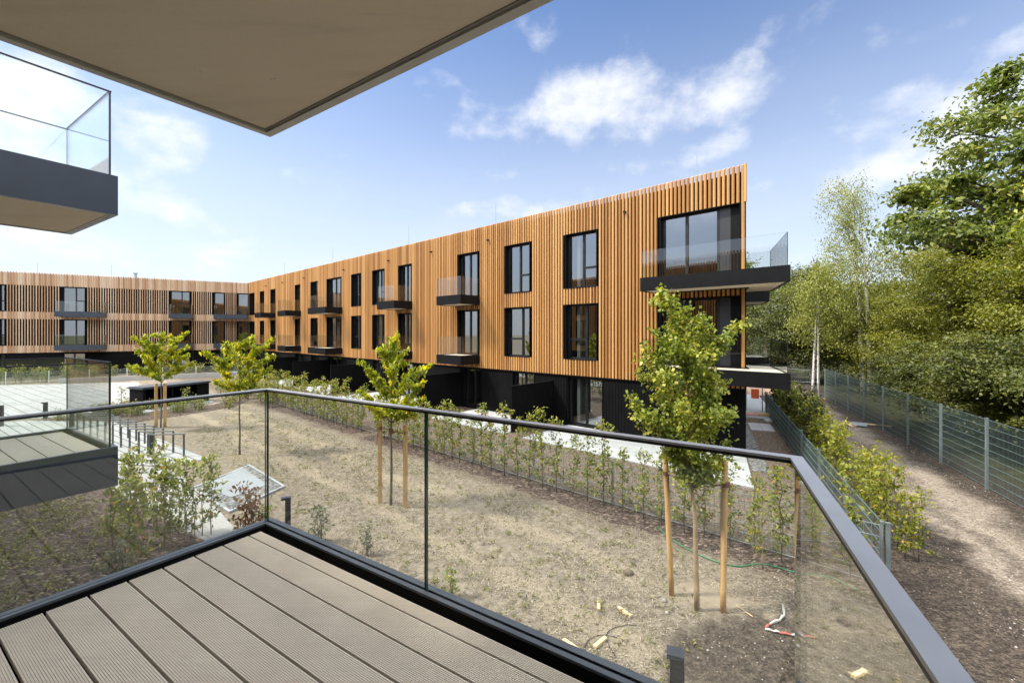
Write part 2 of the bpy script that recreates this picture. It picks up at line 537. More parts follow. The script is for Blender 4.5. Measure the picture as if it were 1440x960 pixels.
    # woodland floor behind the tall fence
    c = b.mix(b.smooth(sd, 4.5, 5.6), c, b.ramp(med, [(0.4, (0.030, 0.032, 0.014)), (0.62, (0.085, 0.085, 0.035))]))
    # scattered pale grit
    v = b.n('ShaderNodeTexVoronoi', feature='F1'); b.set(v.inputs['Vector'], p); v.inputs['Scale'].default_value = 9
    grit = b.math('LESS_THAN', v.outputs['Distance'], 0.085)
    c = b.mix(b.math('MULTIPLY', grit, 0.6), c, (0.50, 0.47, 0.42))
    h = b.math('ADD', b.math('MULTIPLY', fine, 0.35), b.math('ADD', b.math('MULTIPLY', med, 0.8), b.math('MULTIPLY', b.math('MAXIMUM', straw, straw2), 0.25)))
    b.out(b.principled(c, 0.9, 0, 0.15, b.bump(h, 0.75, 0.06)))
    return m


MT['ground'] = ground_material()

# ------------------------------------------------------------------ foliage helpers
def leaf_object(name, P, size, m, parent, rng, up=0.4, elong=0.5, droop=0.0, tone=None, jitter=0.3, outward=None):
    P = np.asarray(P, dtype=np.float64)
    N = len(P)
    nrm = rng.normal(size=(N, 3)); nrm[:, 2] = np.abs(nrm[:, 2]) * 0.6 + up
    if outward is not None:
        nrm += outward
    nrm /= np.linalg.norm(nrm, axis=1, keepdims=True) + 1e-9
    a = rng.normal(size=(N, 3)); a[:, 2] -= droop * 2.2
    a -= nrm * np.sum(a * nrm, axis=1, keepdims=True) * (1 - 0.5 * min(1, droop))
    a /= np.linalg.norm(a, axis=1, keepdims=True) + 1e-9
    bb = np.cross(nrm, a); bb /= np.linalg.norm(bb, axis=1, keepdims=True) + 1e-9
    L = (size * (1 - jitter + 2 * jitter * rng.random(N)))[:, None]
    W = L * elong
    fold = nrm * L * 0.10
    V = np.empty((N, 4, 3))
    V[:, 0] = P - a * L * 0.5
    V[:, 1] = P + bb * W * 0.5 - a * L * 0.06 + fold
    V[:, 2] = P + a * L * 0.5 - np.array([0, 0, 1]) * L * 0.12
    V[:, 3] = P - bb * W * 0.5 - a * L * 0.06 + fold
    me = bpy.data.meshes.new(name)
    me.vertices.add(N * 4); me.loops.add(N * 4); me.polygons.add(N)
    me.vertices.foreach_set('co', V.reshape(-1))
    me.loops.foreach_set('vertex_index', np.arange(N * 4, dtype=np.int32))
    me.polygons.foreach_set('loop_start', np.arange(0, N * 4, 4, dtype=np.int32))
    me.update()
    if tone is None:
        tone = rng.random(N)
    at = me.attributes.new('tone', 'FLOAT', 'FACE')
    at.data.foreach_set('value', np.clip(tone, 0, 1).astype(np.float32))
    me.materials.append(m)
    me.validate()
    return link(name, me, parent)


def bez(p0, p1, p2, n=6):
    p0, p1, p2 = map(Vector, (p0, p1, p2))
    return [(p0 * (1 - t) ** 2 + p1 * 2 * t * (1 - t) + p2 * t * t) for t in [i / n for i in range(n + 1)]]


LM = {}
LM['cherry'] = leafmat('leaf_yellowgreen', [(0, (0.139, 0.194, 0.022)), (0.5, (0.370, 0.394, 0.032)), (0.85, (0.612, 0.532, 0.044)), (1, (0.620, 0.404, 0.054))], 0.38)
LM['maple'] = leafmat('leaf_fieldmaple', [(0, (0.110, 0.156, 0.024)), (0.5, (0.268, 0.303, 0.043)), (0.9, (0.499, 0.477, 0.089)), (1, (0.612, 0.459, 0.142))], 0.36)
LM['hedge'] = leafmat('leaf_hedge', [(0, (0.072, 0.100, 0.020)), (0.5, (0.185, 0.217, 0.035)), (0.85, (0.354, 0.346, 0.056)), (1, (0.322, 0.145, 0.056))], 0.35)
LM['hedgeyellow'] = leafmat('leaf_hedge_yellow', [(0, (0.071, 0.094, 0.014)), (0.45, (0.189, 0.213, 0.022)), (0.85, (0.339, 0.321, 0.033)), (1, (0.376, 0.249, 0.048))], 0.38)
LM['hedgedark'] = leafmat('leaf_hedge_dark', [(0, (0.020, 0.028, 0.009)), (0.6, (0.055, 0.068, 0.016)), (1, (0.12, 0.12, 0.03))], 0.3)
LM['shrub'] = leafmat('leaf_shrub', [(0, (0.081, 0.112, 0.026)), (0.5, (0.201, 0.242, 0.049)), (0.88, (0.387, 0.387, 0.072)), (1, (0.418, 0.193, 0.081))], 0.35)
LM['reddish'] = leafmat('leaf_reddish', [(0, (0.10, 0.045, 0.028)), (0.6, (0.17, 0.085, 0.04)), (1, (0.17, 0.15, 0.04))], 0.3)
LM['greygreen'] = leafmat('leaf_greygreen', [(0, (0.07, 0.085, 0.05)), (0.6, (0.14, 0.16, 0.09)), (1, (0.22, 0.23, 0.12))], 0.3)
LM['oak'] = leafmat('leaf_broad_dark', [(0, (0.051, 0.078, 0.015)), (0.55, (0.123, 0.162, 0.029)), (1, (0.271, 0.274, 0.045))], 0.30)
LM['olive'] = leafmat('leaf_olive', [(0, (0.072, 0.088, 0.014)), (0.5, (0.157, 0.170, 0.023)), (1, (0.283, 0.271, 0.035))], 0.34)
LM['birch'] = leafmat('leaf_birch', [(0, (0.112, 0.134, 0.032)), (0.5, (0.224, 0.245, 0.049)), (1, (0.378, 0.371, 0.081))], 0.34)
LM['beech'] = leafmat('leaf_beech', [(0, (0.034, 0.048, 0.011)), (0.55, (0.078, 0.092, 0.015)), (1, (0.160, 0.160, 0.024))], 0.28)
LM['far'] = leafmat('leaf_far', [(0, (0.046, 0.059, 0.017)), (0.5, (0.095, 0.110, 0.028)), (1, (0.165, 0.167, 0.037))], 0.3)
LM['weed'] = leafmat('leaf_weed', [(0, (0.07, 0.085, 0.02)), (0.6, (0.15, 0.155, 0.035)), (1, (0.27, 0.25, 0.08))], 0.3)


def clumps_crown(rng, c, R, n, cr, lpc, flat=0.6, shell=0.5, sag=0.0, top_bias=0.0):
    """clump centres in an ellipsoid and leaf points on and in each clump"""
    c = np.array(c, float); R = np.array(R, float)
    d = rng.normal(size=(n, 3)); d /= np.linalg.norm(d, axis=1, keepdims=True)
    if top_bias:
        d[:, 2] += top_bias; d /= np.linalg.norm(d, axis=1, keepdims=True)
    r = shell + (1 - shell) * rng.random(n) ** 0.6
    cc = c + d * R * r[:, None]
    P, T, O = [], [], []
    for i in range(n):
        k = int(lpc * (0.6 + 0.8 * rng.random()))
        q = rng.normal(size=(k, 3)); q /= np.linalg.norm(q, axis=1, keepdims=True)
        rr = cr * (0.55 + 0.9 * rng.random())
        rad = (0.25 + 0.75 * rng.random(k) ** 0.5)[:, None] * (1 + 0.35 * rng.normal(size=(k, 1)))
        off = q * rad * rr * np.array([1, 1, flat])
        if sag:
            off[:, 2] -= sag * (off[:, 0] ** 2 + off[:, 1] ** 2) / rr
        P.append(cc[i] + off)
        base = 0.30 + 0.40 * rng.random()
        T.append(np.clip(base + 0.2 * rng.normal(size=k), 0, 1))
        O.append(q * 0.9 + d[i] * 0.5)
    return cc, np.concatenate(P), np.concatenate(T), np.concatenate(O)


def big_tree(name, label, base, H, crown, leaf, bark, trunk_r=0.2, n=40, cr=0.9, lpc=250, size=0.17, flat=0.6, shell=0.45, seed=1,
             sag=0.0, droop=0.0, elong=0.55, trunks=1, group=None, cat='tree', extra=None, limbs=16, fork=0.35, up=0.4):
    """crown: list of (dx,dy,z,rx,ry,rz,weight)"""
    rng = np.random.default_rng(seed)
    rd = random.Random(seed)
    root = empty(name, (base[0], base[1], 0), label, cat, group)
    tb = MB()
    P, T, O, CC = [], [], [], []
    tot = sum(c[6] for c in crown)
    for c in crown:
        cc, p, t, o = clumps_crown(rng, (base[0] + c[0], base[1] + c[1], c[2]), c[3:6], max(3, int(n * c[6] / tot)), cr, lpc, flat, shell, sag)
        P.append(p); T.append(t); O.append(o); CC.append(cc)
    CC = np.concatenate(CC)
    zlow = max(0.3, CC[:, 2].min())
    for q in range(trunks):
        an = rd.random() * 6.28
        off = (0 if trunks == 1 else 0.35 * q)
        b0 = Vector((base[0] + off * math.cos(an), base[1] + off * math.sin(an), -0.1))
        tgt = CC[np.argsort(CC[:, 2])[-(1 + q * 3)]]
        top = Vector((base[0] * 0.6 + tgt[0] * 0.4, base[1] * 0.6 + tgt[1] * 0.4, H * 0.93))
        mid = Vector((b0.x + (0.3 * rd.uniform(-1, 1)), b0.y + 0.3 * rd.uniform(-1, 1), H * 0.5))
        pts = bez(b0, mid, top, 12)
        tb.tube(pts, [trunk_r * (1 - 0.93 * i / 12) for i in range(13)], 7)
        idx = rng.permutation(len(CC))[:max(3, limbs // trunks)]
        for i in idx:
            e = Vector(CC[i])
            h = max(H * 0.12, min(H * 0.85, e.z - (0.8 + fork * (Vector((e.x, e.y)) - Vector(base)).length)))
            k = min(11, max(1, int(h / (H * 0.93) * 12)))
            s = pts[k]
            mid2 = (s + e) * 0.5 + Vector((rd.uniform(-.2, .2), rd.uniform(-.2, .2), 0.25))
            bi = 1 if bark == MT['birch'] else 0
            rr = (trunk_r * (1 - 0.93 * k / 12) * 0.5 + 0.012) * (.45 if bi else 1)
            tb.tube(bez(s, mid2, e, 5), [rr * (1 - 0.8 * j / 5) for j in range(6)], 5, bi)
            for _ in range(2):
                e2 = e + Vector((rd.uniform(-1, 1), rd.uniform(-1, 1), rd.uniform(-.4, .7))) * cr
                tb.tube([mid2, (mid2 + e2) * 0.5 + Vector((0, 0, .1)), e2], [rr * .5, rr * .35, .006], 4, bi)
    tb.build('trunk', [bark, MT['barkdark']] if bark == MT['birch'] else bark, root, True)
    leaf_object('crown', np.concatenate(P), size, leaf, root, rng, up, elong, droop, np.concatenate(T), 0.35, np.concatenate(O) * 0.5)
    return root


def young_tree(name, label, base, tips, z_fork, H, leaf, bark, size, seed, elong=0.42, droop=0.6, spread=0.16, per_m=420, trunk_r=0.035, lean=(0, 0), group=None, extra_low=None):
    rng = np.random.default_rng(seed); rd = random.Random(seed)
    root = empty(name, (base[0], base[1], 0), label, 'tree', group)
    tb = MB()
    b0 = Vector((base[0], base[1], -0.05))
    top = Vector((base[0] + lean[0], base[1] + lean[1], H * 0.93))
    n = 12
    tr = bez(b0, Vector((base[0] + lean[0] * .2, base[1] + lean[1] * .2, H * .5)), top, n)
    tr = [p + Vector((rd.uniform(-.012, .012), rd.uniform(-.012, .012), 0)) for p in tr]
    tb.tube(tr, [trunk_r * (1 - 0.85 * i / n) for i in range(n + 1)], 8)
    P = []

    def along(pts, k0=0.2, sp=spread, dens=per_m):
        for i in range(len(pts) - 1):
            if i / (len(pts) - 1) < k0:
                continue
            a, c = np.array(pts[i]), np.array(pts[i + 1])
            k = int(np.linalg.norm(c - a) * dens * (0.7 + 0.6 * rd.random()))
            t = rng.random((k, 1))
            fade = 1.0 - 0.45 * (i / (len(pts) - 1))
            off = rng.normal(size=(k, 3)) * sp * 0.55 * fade
            P.append(a + (c - a) * t + off)

    for (dx, dy, z) in tips:
        e = Vector((base[0] + dx, base[1] + dy, z))
        reach = math.hypot(dx, dy)
        h = max(z_fork + rd.uniform(0, .12), z - 0.30 - 0.50 * reach)
        k = min(n - 1, max(1, int(h / (H * 0.93) * n)))
        s = tr[k]
        mid = s.lerp(e, 0.5) + Vector((rd.uniform(-.05, .05), rd.uniform(-.05, .05), 0.04 + 0.06 * reach))
        pts = bez(s, mid, e, 8)
        rr = max(0.006, trunk_r * (1 - .85 * k / n) * .55)
        tb.tube(pts, [rr * (1 - .85 * i / 8) for i in range(9)], 5)
        along(pts, 0.26)
        for _ in range(3):
            q = pts[rd.randint(2, 6)]
            e2 = q + Vector((rd.uniform(-1, 1), rd.uniform(-1, 1), rd.uniform(-.2, .9))) * 0.30
            tw = [q, q.lerp(e2, .5) + Vector((0, 0, .02)), e2]
            tb.tube(tw, [rr * .4, rr * .3, .003], 4)
            along([q, q.lerp(e2, .5), e2], 0.0, spread * .9, per_m * .9)
    along(tr, z_fork / (H * 0.93) + 0.05, spread * .9, per_m * .5)
    P = np.concatenate(P)
    tb.build('trunk', bark, root, True)
    tone = np.clip(0.35 + 0.28 * rng.normal(size=len(P)) + 0.15 * np.sin(P[:, 0] * 7 + P[:, 2] * 5), 0, 1)
    leaf_object('crown', P, size, leaf, root, rng, 0.5, elong, droop, tone, 0.3)
    return root


def whip(seed, H, leaf, stem_mat, nl, size, rad, stems=1, elong=0.5, droop=0.2, low=0.12, name='hedge_plant'):
    """slim nursery plant at the origin: returns root with stem and leaves"""
    rng = np.random.default_rng(seed); rd = random.Random(seed)
    root = empty(name, (0, 0, 0))
    tb = MB(); P = []
    for s in range(stems):
        an = rd.random() * 6.28; rr0 = 0.0 if stems == 1 else rad * 0.55 * rd.random()
        x0, y0 = rr0 * math.cos(an), rr0 * math.sin(an)
        h = H * rd.uniform(.82, 1.0)
        pts = [Vector((x0 + rd.uniform(-.03, .03) * i / 3, y0 + rd.uniform(-.03, .03) * i / 3, h * i / 7 - (0.03 if i == 0 else 0))) for i in range(8)]
        tb.tube(pts, [.011 * (1 - .8 * i / 7) + .002 for i in range(8)], 5)
        nb = int(12 * H)
        per = max(3, nl // (stems * nb))
        for q in range(nb):
            t = low + (1 - low) * (q + rd.random()) / nb
            z = h * t
            c = pts[min(6, int(t * 7))].lerp(pts[min(7, int(t * 7) + 1)], t * 7 % 1)
            an = rd.random() * 6.28
            w = rad * (0.35 + 0.75 * rd.random()) * (1.15 - 0.75 * abs(t - .5))
            e = Vector((c.x + w * math.cos(an), c.y + w * math.sin(an), z + w * rd.uniform(.1, .9)))
            tb.tube([c, c.lerp(e, .5) + Vector((0, 0, .01)), e], [.004, .003, .0015], 3)
            tt = rng.random((per, 1)) ** 0.7
            P.append(np.array(c) + (np.array(e) - np.array(c)) * tt + rng.normal(size=(per, 3)) * 0.035 * (1 + rad))
    P = np.concatenate(P)
    tb.build('stem', stem_mat, root, True)
    k = rng.random(len(P))
    tone = np.clip(0.42 + 0.25 * rng.normal(size=len(P)) + 0.2 * (P[:, 2] / H - .5), 0, .9)
    tone[k > .96] = 1.0
    leaf_object('leaves', P, size, leaf, root, rng, 0.5, elong, droop, tone, 0.35)
    return root


# ------------------------------------------------------------------ facades
class Fac:
    def __init__(s, R, d):
        s.R = Vector(R); s.d = Vector(d).normalized(); s.n = Vector((-s.d.y, s.d.x))

    def xy(s, q, w=0.0):
        p = s.R + s.d * q + s.n * w
        return (p.x, p.y)

    def p(s, q, w, z):
        x, y = s.xy(q, w)
        return (x, y, z)

    def spx(s, px, w=0.0):
        k = (px - CX) / F
        R = s.R + s.n * w
        return (R.x - k * R.y) / (k * s.d.y - s.d.x)


def fbox(mb, fc, s0, s1, w0, w1, z0, z1, m=0):
    o = Vector(fc.p(s0, w0, z0))
    mb.box(o, Vector(fc.p(s1, w0, z0)) - o, Vector(fc.p(s0, w1, z0)) - o, (0, 0, z1 - z0), m)


def slats(mb, fc, L, pitch, ops, z0, z1, width=0.097, depth=0.085, m=0, rng=random):
    n = int(L / pitch)
    hw = width / 2
    prof = [(-hw, -depth), (-hw, -0.028), (-hw * .72, -0.008), (-hw * .3, 0.0), (hw * .3, 0.0), (hw * .72, -0.008), (hw, -0.028), (hw, -depth)]
    k = len(prof)
    for i in range(n):
        c = (i + .5) * pitch
        segs = [(z0, z1)]
        for (a, b_, oz0, oz1) in ops:
            if c + hw > a - 0.01 and c - hw < b_ + 0.01:
                ns = []
                for (p0, p1) in segs:
                    if oz1 <= p0 or oz0 >= p1:
                        ns.append((p0, p1)); continue
                    if oz0 > p0 + .02: ns.append((p0, oz0))
                    if oz1 < p1 - .02: ns.append((oz1, p1))
                segs = ns
        for (p0, p1) in segs:
            cap = 0.05 if p1 == z1 else 0.0
            bt, tp = [], []
            for (ds, w) in prof:
                x, y = fc.xy(c + ds, w)
                bt.append((x, y, p0)); tp.append((x, y, p1 - cap * (1 + w / depth)))
            f = [(j, (j + 1) % k, k + (j + 1) % k, k + j) for j in range(k)]
            f += [tuple(range(k - 1, -1, -1)), tuple(range(k, 2 * k))]
            mb.add(bt + tp, f, m)


def wallgrid(mb, fc, L, z0, z1, w, ops, mfun=lambda z: 0):
    ss = sorted(set([0, L] + [v for o in ops for v in o[:2] if 0 < v < L]))
    zs = sorted(set([z0, z1] + ([2.29] if z0 < 2.29 < z1 else []) + [v for o in ops for v in o[2:4] if z0 < v < z1]))
    for i in range(len(ss) - 1):
        for j in range(len(zs) - 1):
            cs, cz = (ss[i] + ss[i + 1]) / 2, (zs[j] + zs[j + 1]) / 2
            if any(o[0] < cs < o[1] and o[2] < cz < o[3] for o in ops):
                continue
            mb.quad(fc.p(ss[i + 1], w, zs[j]), fc.p(ss[i], w, zs[j]), fc.p(ss[i], w, zs[j + 1]), fc.p(ss[i + 1], w, zs[j + 1]), mfun(cz))


def window(root, fc, s0, s1, z0, z1, layout, out_w=0.0, back=-0.30, name='window', curtain=False):
    """layout: list of (fraction widths) leaves with transom flag, left (large s) to right"""
    mb = MB()
    t = 0.025
    # reveals
    fbox(mb, fc, s1 - t, s1, back, out_w + .004, z0, z1, 1)
    fbox(mb, fc, s0, s0 + t, back, out_w + .004, z0, z1, 1)
    fbox(mb, fc, s0 + t, s1 - t, back, out_w + .004, z1 - t, z1, 1)
    fbox(mb, fc, s0 + t, s1 - t, back, out_w + .012, z0, z0 + t, 1)
    a, b_, c, d = s0 + t, s1 - t, z0 + t, z1 - t
    fr = 0.065
    w0, w1 = back, back + 0.07
    fbox(mb, fc, b_ - fr, b_, w0, w1, c, d); fbox(mb, fc, a, a + fr, w0, w1, c, d)
    fbox(mb, fc, a + fr, b_ - fr, w0, w1, c, c + fr); fbox(mb, fc, a + fr, b_ - fr, w0, w1, d - fr, d)
    tot = sum(l[0] for l in layout)
    x = b_
    pn = MB()
    for i, (wd, tr) in enumerate(layout):
        xa = x - (b_ - a) * wd / tot
        if i < len(layout) - 1:
            fbox(mb, fc, xa - .05, xa + .05, w0, w1 + .01, c + fr, d - fr)
        if tr:
            zt = c + (d - c) * tr
            lo = (a + fr) if i == len(layout) - 1 else xa + .05
            hi = (b_ - fr) if i == 0 else x - .05
            fbox(mb, fc, lo, hi, w0, w1 + .005, zt - .045, zt + .045)
        x = xa
    o = mb.build(name, [MT['frame'], MT['reveal']], root)
    pn.quad(fc.p(b_ - .02, back + .03, c + .02), fc.p(a + .02, back + .03, c + .02), fc.p(a + .02, back + .03, d - .02), fc.p(b_ - .02, back + .03, d - .02))
    pn.build('pane', MT['pane'], o)
    return o


def balcony(root, poly, edges, zt, h=0.49, rail=0.98, dark='fascia', far=False, closed_edges=()):
    """poly CCW footprint; edges: indices of the edges that carry glass"""
    poly = list(poly)
    n = len(poly)
    inner = inset(poly, 0.07)
    fa = MB()
    for i in range(n):
        j = (i + 1) % n
        a, b_, c, d = poly[i], poly[j], inner[j], inner[i]
        fa.quad((*a, zt - h), (*b_, zt - h), (*b_, zt), (*a, zt))
        fa.quad((*a, zt), (*b_, zt), (*c, zt), (*d, zt))
        fa.quad((*b_, zt - h), (*a, zt - h), (*d, zt - h), (*c, zt - h))
        fa.quad((*d, zt), (*c, zt), (*c, zt - h), (*d, zt - h))
    o = fa.build('balcony', MT[dark], root)
    mb = MB(); mb.prism(inner, zt - .12, zt - 0.03)
    mb.build('deck', MT['deck'], o)
    mb = MB(); mb.prism(inner, zt - h + .025, zt - h + .06)
    mb.build('soffit', MT['soffit'], o)
    gl = inset(poly, 0.055); gi = inset(poly, 0.072)
    for e in edges:
        j = (e + 1) % n
        a, b_, c, d = gl[e], gl[j], gi[j], gi[e]
        g = MB()
        z0, z1 = zt - .02, zt + rail
        g.quad((*a, z0), (*b_, z0), (*b_, z1), (*a, z1), 0)
        g.quad((*a, z1), (*b_, z1), (*c, z1), (*d, z1), 1)
        va, vb = Vector(a), Vector(b_)
        for q, cc in ((va, Vector(d)), (vb, Vector(c))):
            tdir = (vb - va).normalized() * 0.006
            g.quad((*q, z0), (*cc, z0), (*cc, z1), (*q, z1), 1)
        gp = g.build('glass_panel', [MT['glass_far'], MT['glassedge']], o)
    return o


# ---- main timber building
SL = 0.154
fm = Fac(MR, MD)
LM_ = 51.6
WOOD_M = slatmat('larch_main', MD, SL, [(0.25, (0.26, 0.120, 0.036)), (0.5, (0.385, 0.195, 0.061)), (0.68, (0.45, 0.240, 0.083)), (0.9, (0.50, 0.295, 0.118))])
U0, U1 = 6.18, 8.64
L0, L1 = 2.99, 5.47


def op(fc, pl, pr, w=0.0):
    return (fc.spx(pr, w), fc.spx(pl, w))


mw = [(350.5, 357.5, 'c'), (365.4, 371.3, 's'), (380.2, 386.9, 's'), (414.4, 421.9, 's'), (436.9, 446.7, 's'), (459, 479, 'd'), (494, 506.7, 'w'),
      (523.8, 539.6, 'w'), (559.8, 578, 'd'), (643.8, 671.5, 'd'), (710, 744.8, 'w'), (794.4, 839, 'w')]
ops = []
for pl, pr, k in mw:
    a, b_ = op(fm, pl, pr)
    for z0, z1 in ((U0, U1), (L0, L1)):
        ops.append((a, b_, z0, z1, k))
ea, eb = fm.spx(1041.5), fm.spx(927.7)
for z0, z1 in ((U0, U1), (L0, L1)):
    ops.append((ea, eb, z0, z1, 'e'))
gops = []
for pl, pr, k in [(652, 677, 'd'), (720, 751, 'd'), (797, 847, 'd'), (561, 580, 'd'), (461, 480, 'd'), (524, 540, 'd'), (415, 424, 'd'), (437, 447, 'd')]:
    a, b_ = fm.spx(pr, -.05), fm.spx(pl, -.05)
    gops.append((a, b_, 0.06, 2.22, k))

mainb = empty('apartment_building', (MR.x, MR.y, 0), 'long apartment block clad in orange larch slats over a black timber ground floor', 'building')
DEP = 12.0
mb = MB()
wallgrid(mb, fm, LM_, -0.1, 9.70, -0.115, [(o[0], o[1], o[2], o[3]) for o in ops] + [(o[0], o[1], o[2], o[3]) for o in gops], lambda z: 0)
Gb = MR + GD * DEP
Lb = Vector(fm.xy(LM_, 0)); Lbb = Vector(fm.xy(LM_, -11.2))
# gable, back and far end
gin = Vector(fm.xy(0, -.115))
mb.quad((*(MR - MN * .115), -.1), (*Gb, -.1), (*Gb, 9.7), (*(MR - MN * .115), 9.7))
mb.quad((*Gb, -.1), (*Lbb, -.1), (*Lbb, 9.7), (*Gb, 9.7))
mb.quad((*Lbb, -.1), (*fm.xy(LM_, -.115), -.1), (*fm.xy(LM_, -.115), 9.7), (*Lbb, 9.7))
# black timber boards as slim battens on the ground floor and gable base
for i in range(int(LM_ / .145)):
    c = (i + .5) * .145
    if any(o[0] - .04 < c < o[1] + .04 for o in gops):
        continue
    fbox(mb, fm, c - .066, c + .066, -.113, -.09, 0.0, 2.30)
fgab = Fac(Gb, -GD)
for i in range(int(DEP / .145)):
    c = (i + .5) * .145
    fbox(mb, fgab, c - .066, c + .066, 0.002, 0.025, 0.0, 2.30)
mb.build('wall', MT['black_wood'], mainb)
mb = MB()
slats(mb, fm, LM_, SL, [o[:4] for o in ops], 2.29, 9.93)
slats(mb, fgab, DEP - .05, SL, [(DEP - 2.6, DEP - .05, U0, U1), (DEP - 2.6, DEP - .05, L0, L1)], 2.29, 9.93)
# corner post and starter batten
mb.prism([fm.xy(-.03, .0), fm.xy(.045, .0), fm.xy(.045, -.1), fm.xy(-.03, -.1)][::-1], 8.64, 9.93)
mb.prism([fm.xy(.035, -.07), fm.xy(.10, -.07), fm.xy(.10, -.2), fm.xy(.035, -.2)][::-1], 2.29, 8.64)
mb.build('timber_slats', WOOD_M, mainb)
mb = MB()
fbox(mb, fm, 0, LM_, -.115, -.02, 2.245, 2.288)
mb.build('base_trim', MT['reveal'], mainb)
mb = MB()
roofp = [fm.xy(0.02, -.116), fm.xy(LM_, -.116), tuple(Lbb), tuple(Gb)]
mb.prism(ccw(roofp), 9.55, 9.69)
mb.build('roof', MT['slabedge'], mainb)
# interior: floors and walls seen through the glass
mb = MB()
ip = ccw([fm.xy(0.35, -.33), fm.xy(LM_ - .3, -.33), fm.xy(LM_ - .3, -6), fm.xy(2.4, -6)])
for z0, z1 in ((-.02, .05), (2.30, 2.97), (5.50, 6.16), (8.68, 9.4)):
    mb.prism(ip, z0, z1, 0, 1, 0)
mb.build('floor_slabs', [MT['interior'], MT['intfloor']], mainb)
mb = MB()
mb.quad(fm.p(LM_ - .3, -5, 0), fm.p(2.1, -5, 0), fm.p(2.1, -5, 9.4), fm.p(LM_ - .3, -5, 9.4))
for s in (3.55, 6.9, 8.6, 12.9, 16.0, 21.5, 24.2, 28.2, 33, 38, 43, 47):
    fbox(mb, fm, s - .08, s + .08, -5, -.34, 0, 9.4)
mb.build('partition_walls', MT['interior'], mainb)
for (a, b_, z0, z1, k) in ops:
    lay = {'c': [(1, 0)], 's': [(1, 0)], 'd': [(1, 0), (1, 0)], 'w': [(0.52, 0), (0.48, 0.36)] if z0 > 5 else [(0.62, 0.36), (0.38, 0)], 'e': [(0.33, 0), (0.40, 0), (0.27, 0)]}[k]
    window(mainb, fm, a, b_, z0, z1, lay)
for (a, b_, z0, z1, k) in gops:
    window(mainb, fm, a, b_, z0, z1, [(1, 0), (1, 0)], -.06, -.34, 'terrace_door')
# metal panel in the end window
for z0, z1 in ((U0, U1), (L0, L1)):
    mb = MB()
    s1 = ea + (eb - ea) * 0.255
    sm = ea + (eb - ea) * 0.13
    fbox(mb, fm, sm, s1, -.27, -.215, z0 + .03, z1 - .03, 0)
    fbox(mb, fm, ea + .03, sm, -.27, -.19, z0 + .03, z1 - .03, 1)
    mb.build('metal_panel', [MT['anthracite'], MT['reveal']], mainb)
# balconies on the facade
BD = 1.35
for (pl, prf) in [(358, 387.5), (390, 423.3), (432.7, 481.3), (530, 580), (613.5, 674.4)]:
    s1 = fm.spx(pl, BD); s0 = fm.spx(prf, 0.0)
    for zt in (6.19, 3.0):
        poly = ccw([fm.xy(s0, 0.01), fm.xy(s1, 0.01), fm.xy(s1, BD), fm.xy(s0, BD)])
        # glass on all edges except the one on the facade
        ed = []
        for i in range(4):
            a, b_ = Vector(poly[i]), Vector(poly[(i + 1) % 4])
            if max((a - MR).dot(MN), (b_ - MR).dot(MN)) > .5:
                ed.append(i)
        balcony(mainb, poly, ed, zt, dark='fascia_black')
# end balconies wrapping round the gable
FL, FR, BR = Vector((4.67, 15.70)), Vector((8.16, 12.60)), Vector((9.50, 15.72))
BG = BR + MD * 1.02
for zt in (6.19, 3.0):
    foot = fm.xy((FL - MR).dot(MD), 0.01)
    pl_ = [tuple(FL), tuple(FR), tuple(BR), tuple(BG), tuple(MR + Vector((.05, 0))), foot]
    pc = ccw(pl_)
    ed = []
    keys = [(tuple(FL), tuple(FR)), (tuple(FR), tuple(BR)), (tuple(BR), tuple(BG)), (foot, tuple(FL))]
    for i in range(len(pc)):
        pr_ = {pc[i], pc[(i + 1) % len(pc)]}
        if any(pr_ == set(k) for k in keys):
            ed.append(i)
    balcony(mainb, pc, ed, zt, dark='fascia_end')
gN = Vector((GD.y, -GD.x))
for zt in (6.19, 3.0):
    a = MR + GD * 7.4 + gN * .03; c = MR + GD * 10.4 + gN * .03
    pc = ccw([tuple(a), tuple(a + gN * 1.6), tuple(c + gN * 1.6), tuple(c)])
    ed = [i for i in range(4) if max((Vector(pc[i]) - MR).dot(gN), (Vector(pc[(i + 1) % 4]) - MR).dot(gN)) > 1]
    balcony(mainb, pc, ed, zt, dark='fascia_black')
# rain spouts near the parapet
for px in (374.5, 398, 428, 484, 547, 607, 687, 879.5):
    s = fm.spx(px)
    mb = MB()
    mb.tube([fm.p(s, -.05, 9.12), fm.p(s, .14, 9.09)], .045, 8)
    mb.build('rain_spout', MT['frame'], mainb)
# lightning rods on the roof
for s, h in ((2.0, 1.25), (13.0, 1.6), (21.5, 1.7), (33, 1.7), (44, 1.6)):
    mb = MB(); q = fm.xy(s, -1.2)
    mb.tube([(q[0], q[1], 9.6), (q[0], q[1], 9.93 + h)], .012, 5)
    mb.build('lightning_rod', MT['zinc'], mainb)
# black timber privacy screens between the terraces
for px in (371, 412, 465, 590, 719):
    s = fm.spx(px, 2.75)
    mb = MB()
    fbox(mb, fm, s - .04, s + .04, -.08, 2.75, 0.03, 1.93)
    for i in range(19):
        fbox(mb, fm, s - .052, s + .052, -.05 + i * .145, -.05 + i * .145 + .125, 0.05, 1.90)
    fbox(mb, fm, s - .065, s + .065, -.08, 2.77, 1.93, 1.955)
    mb.build('privacy_screen', MT['black_wood'], mainb)
# bulkhead lamp by the last terrace
mb = MB(); mb.cbox((*fm.xy(fm.spx(888), -.02), 1.72), .16, .16, .10, math.atan2(MD.y, MD.x))
mb.build('wall_lamp', MT['frame'], mainb)

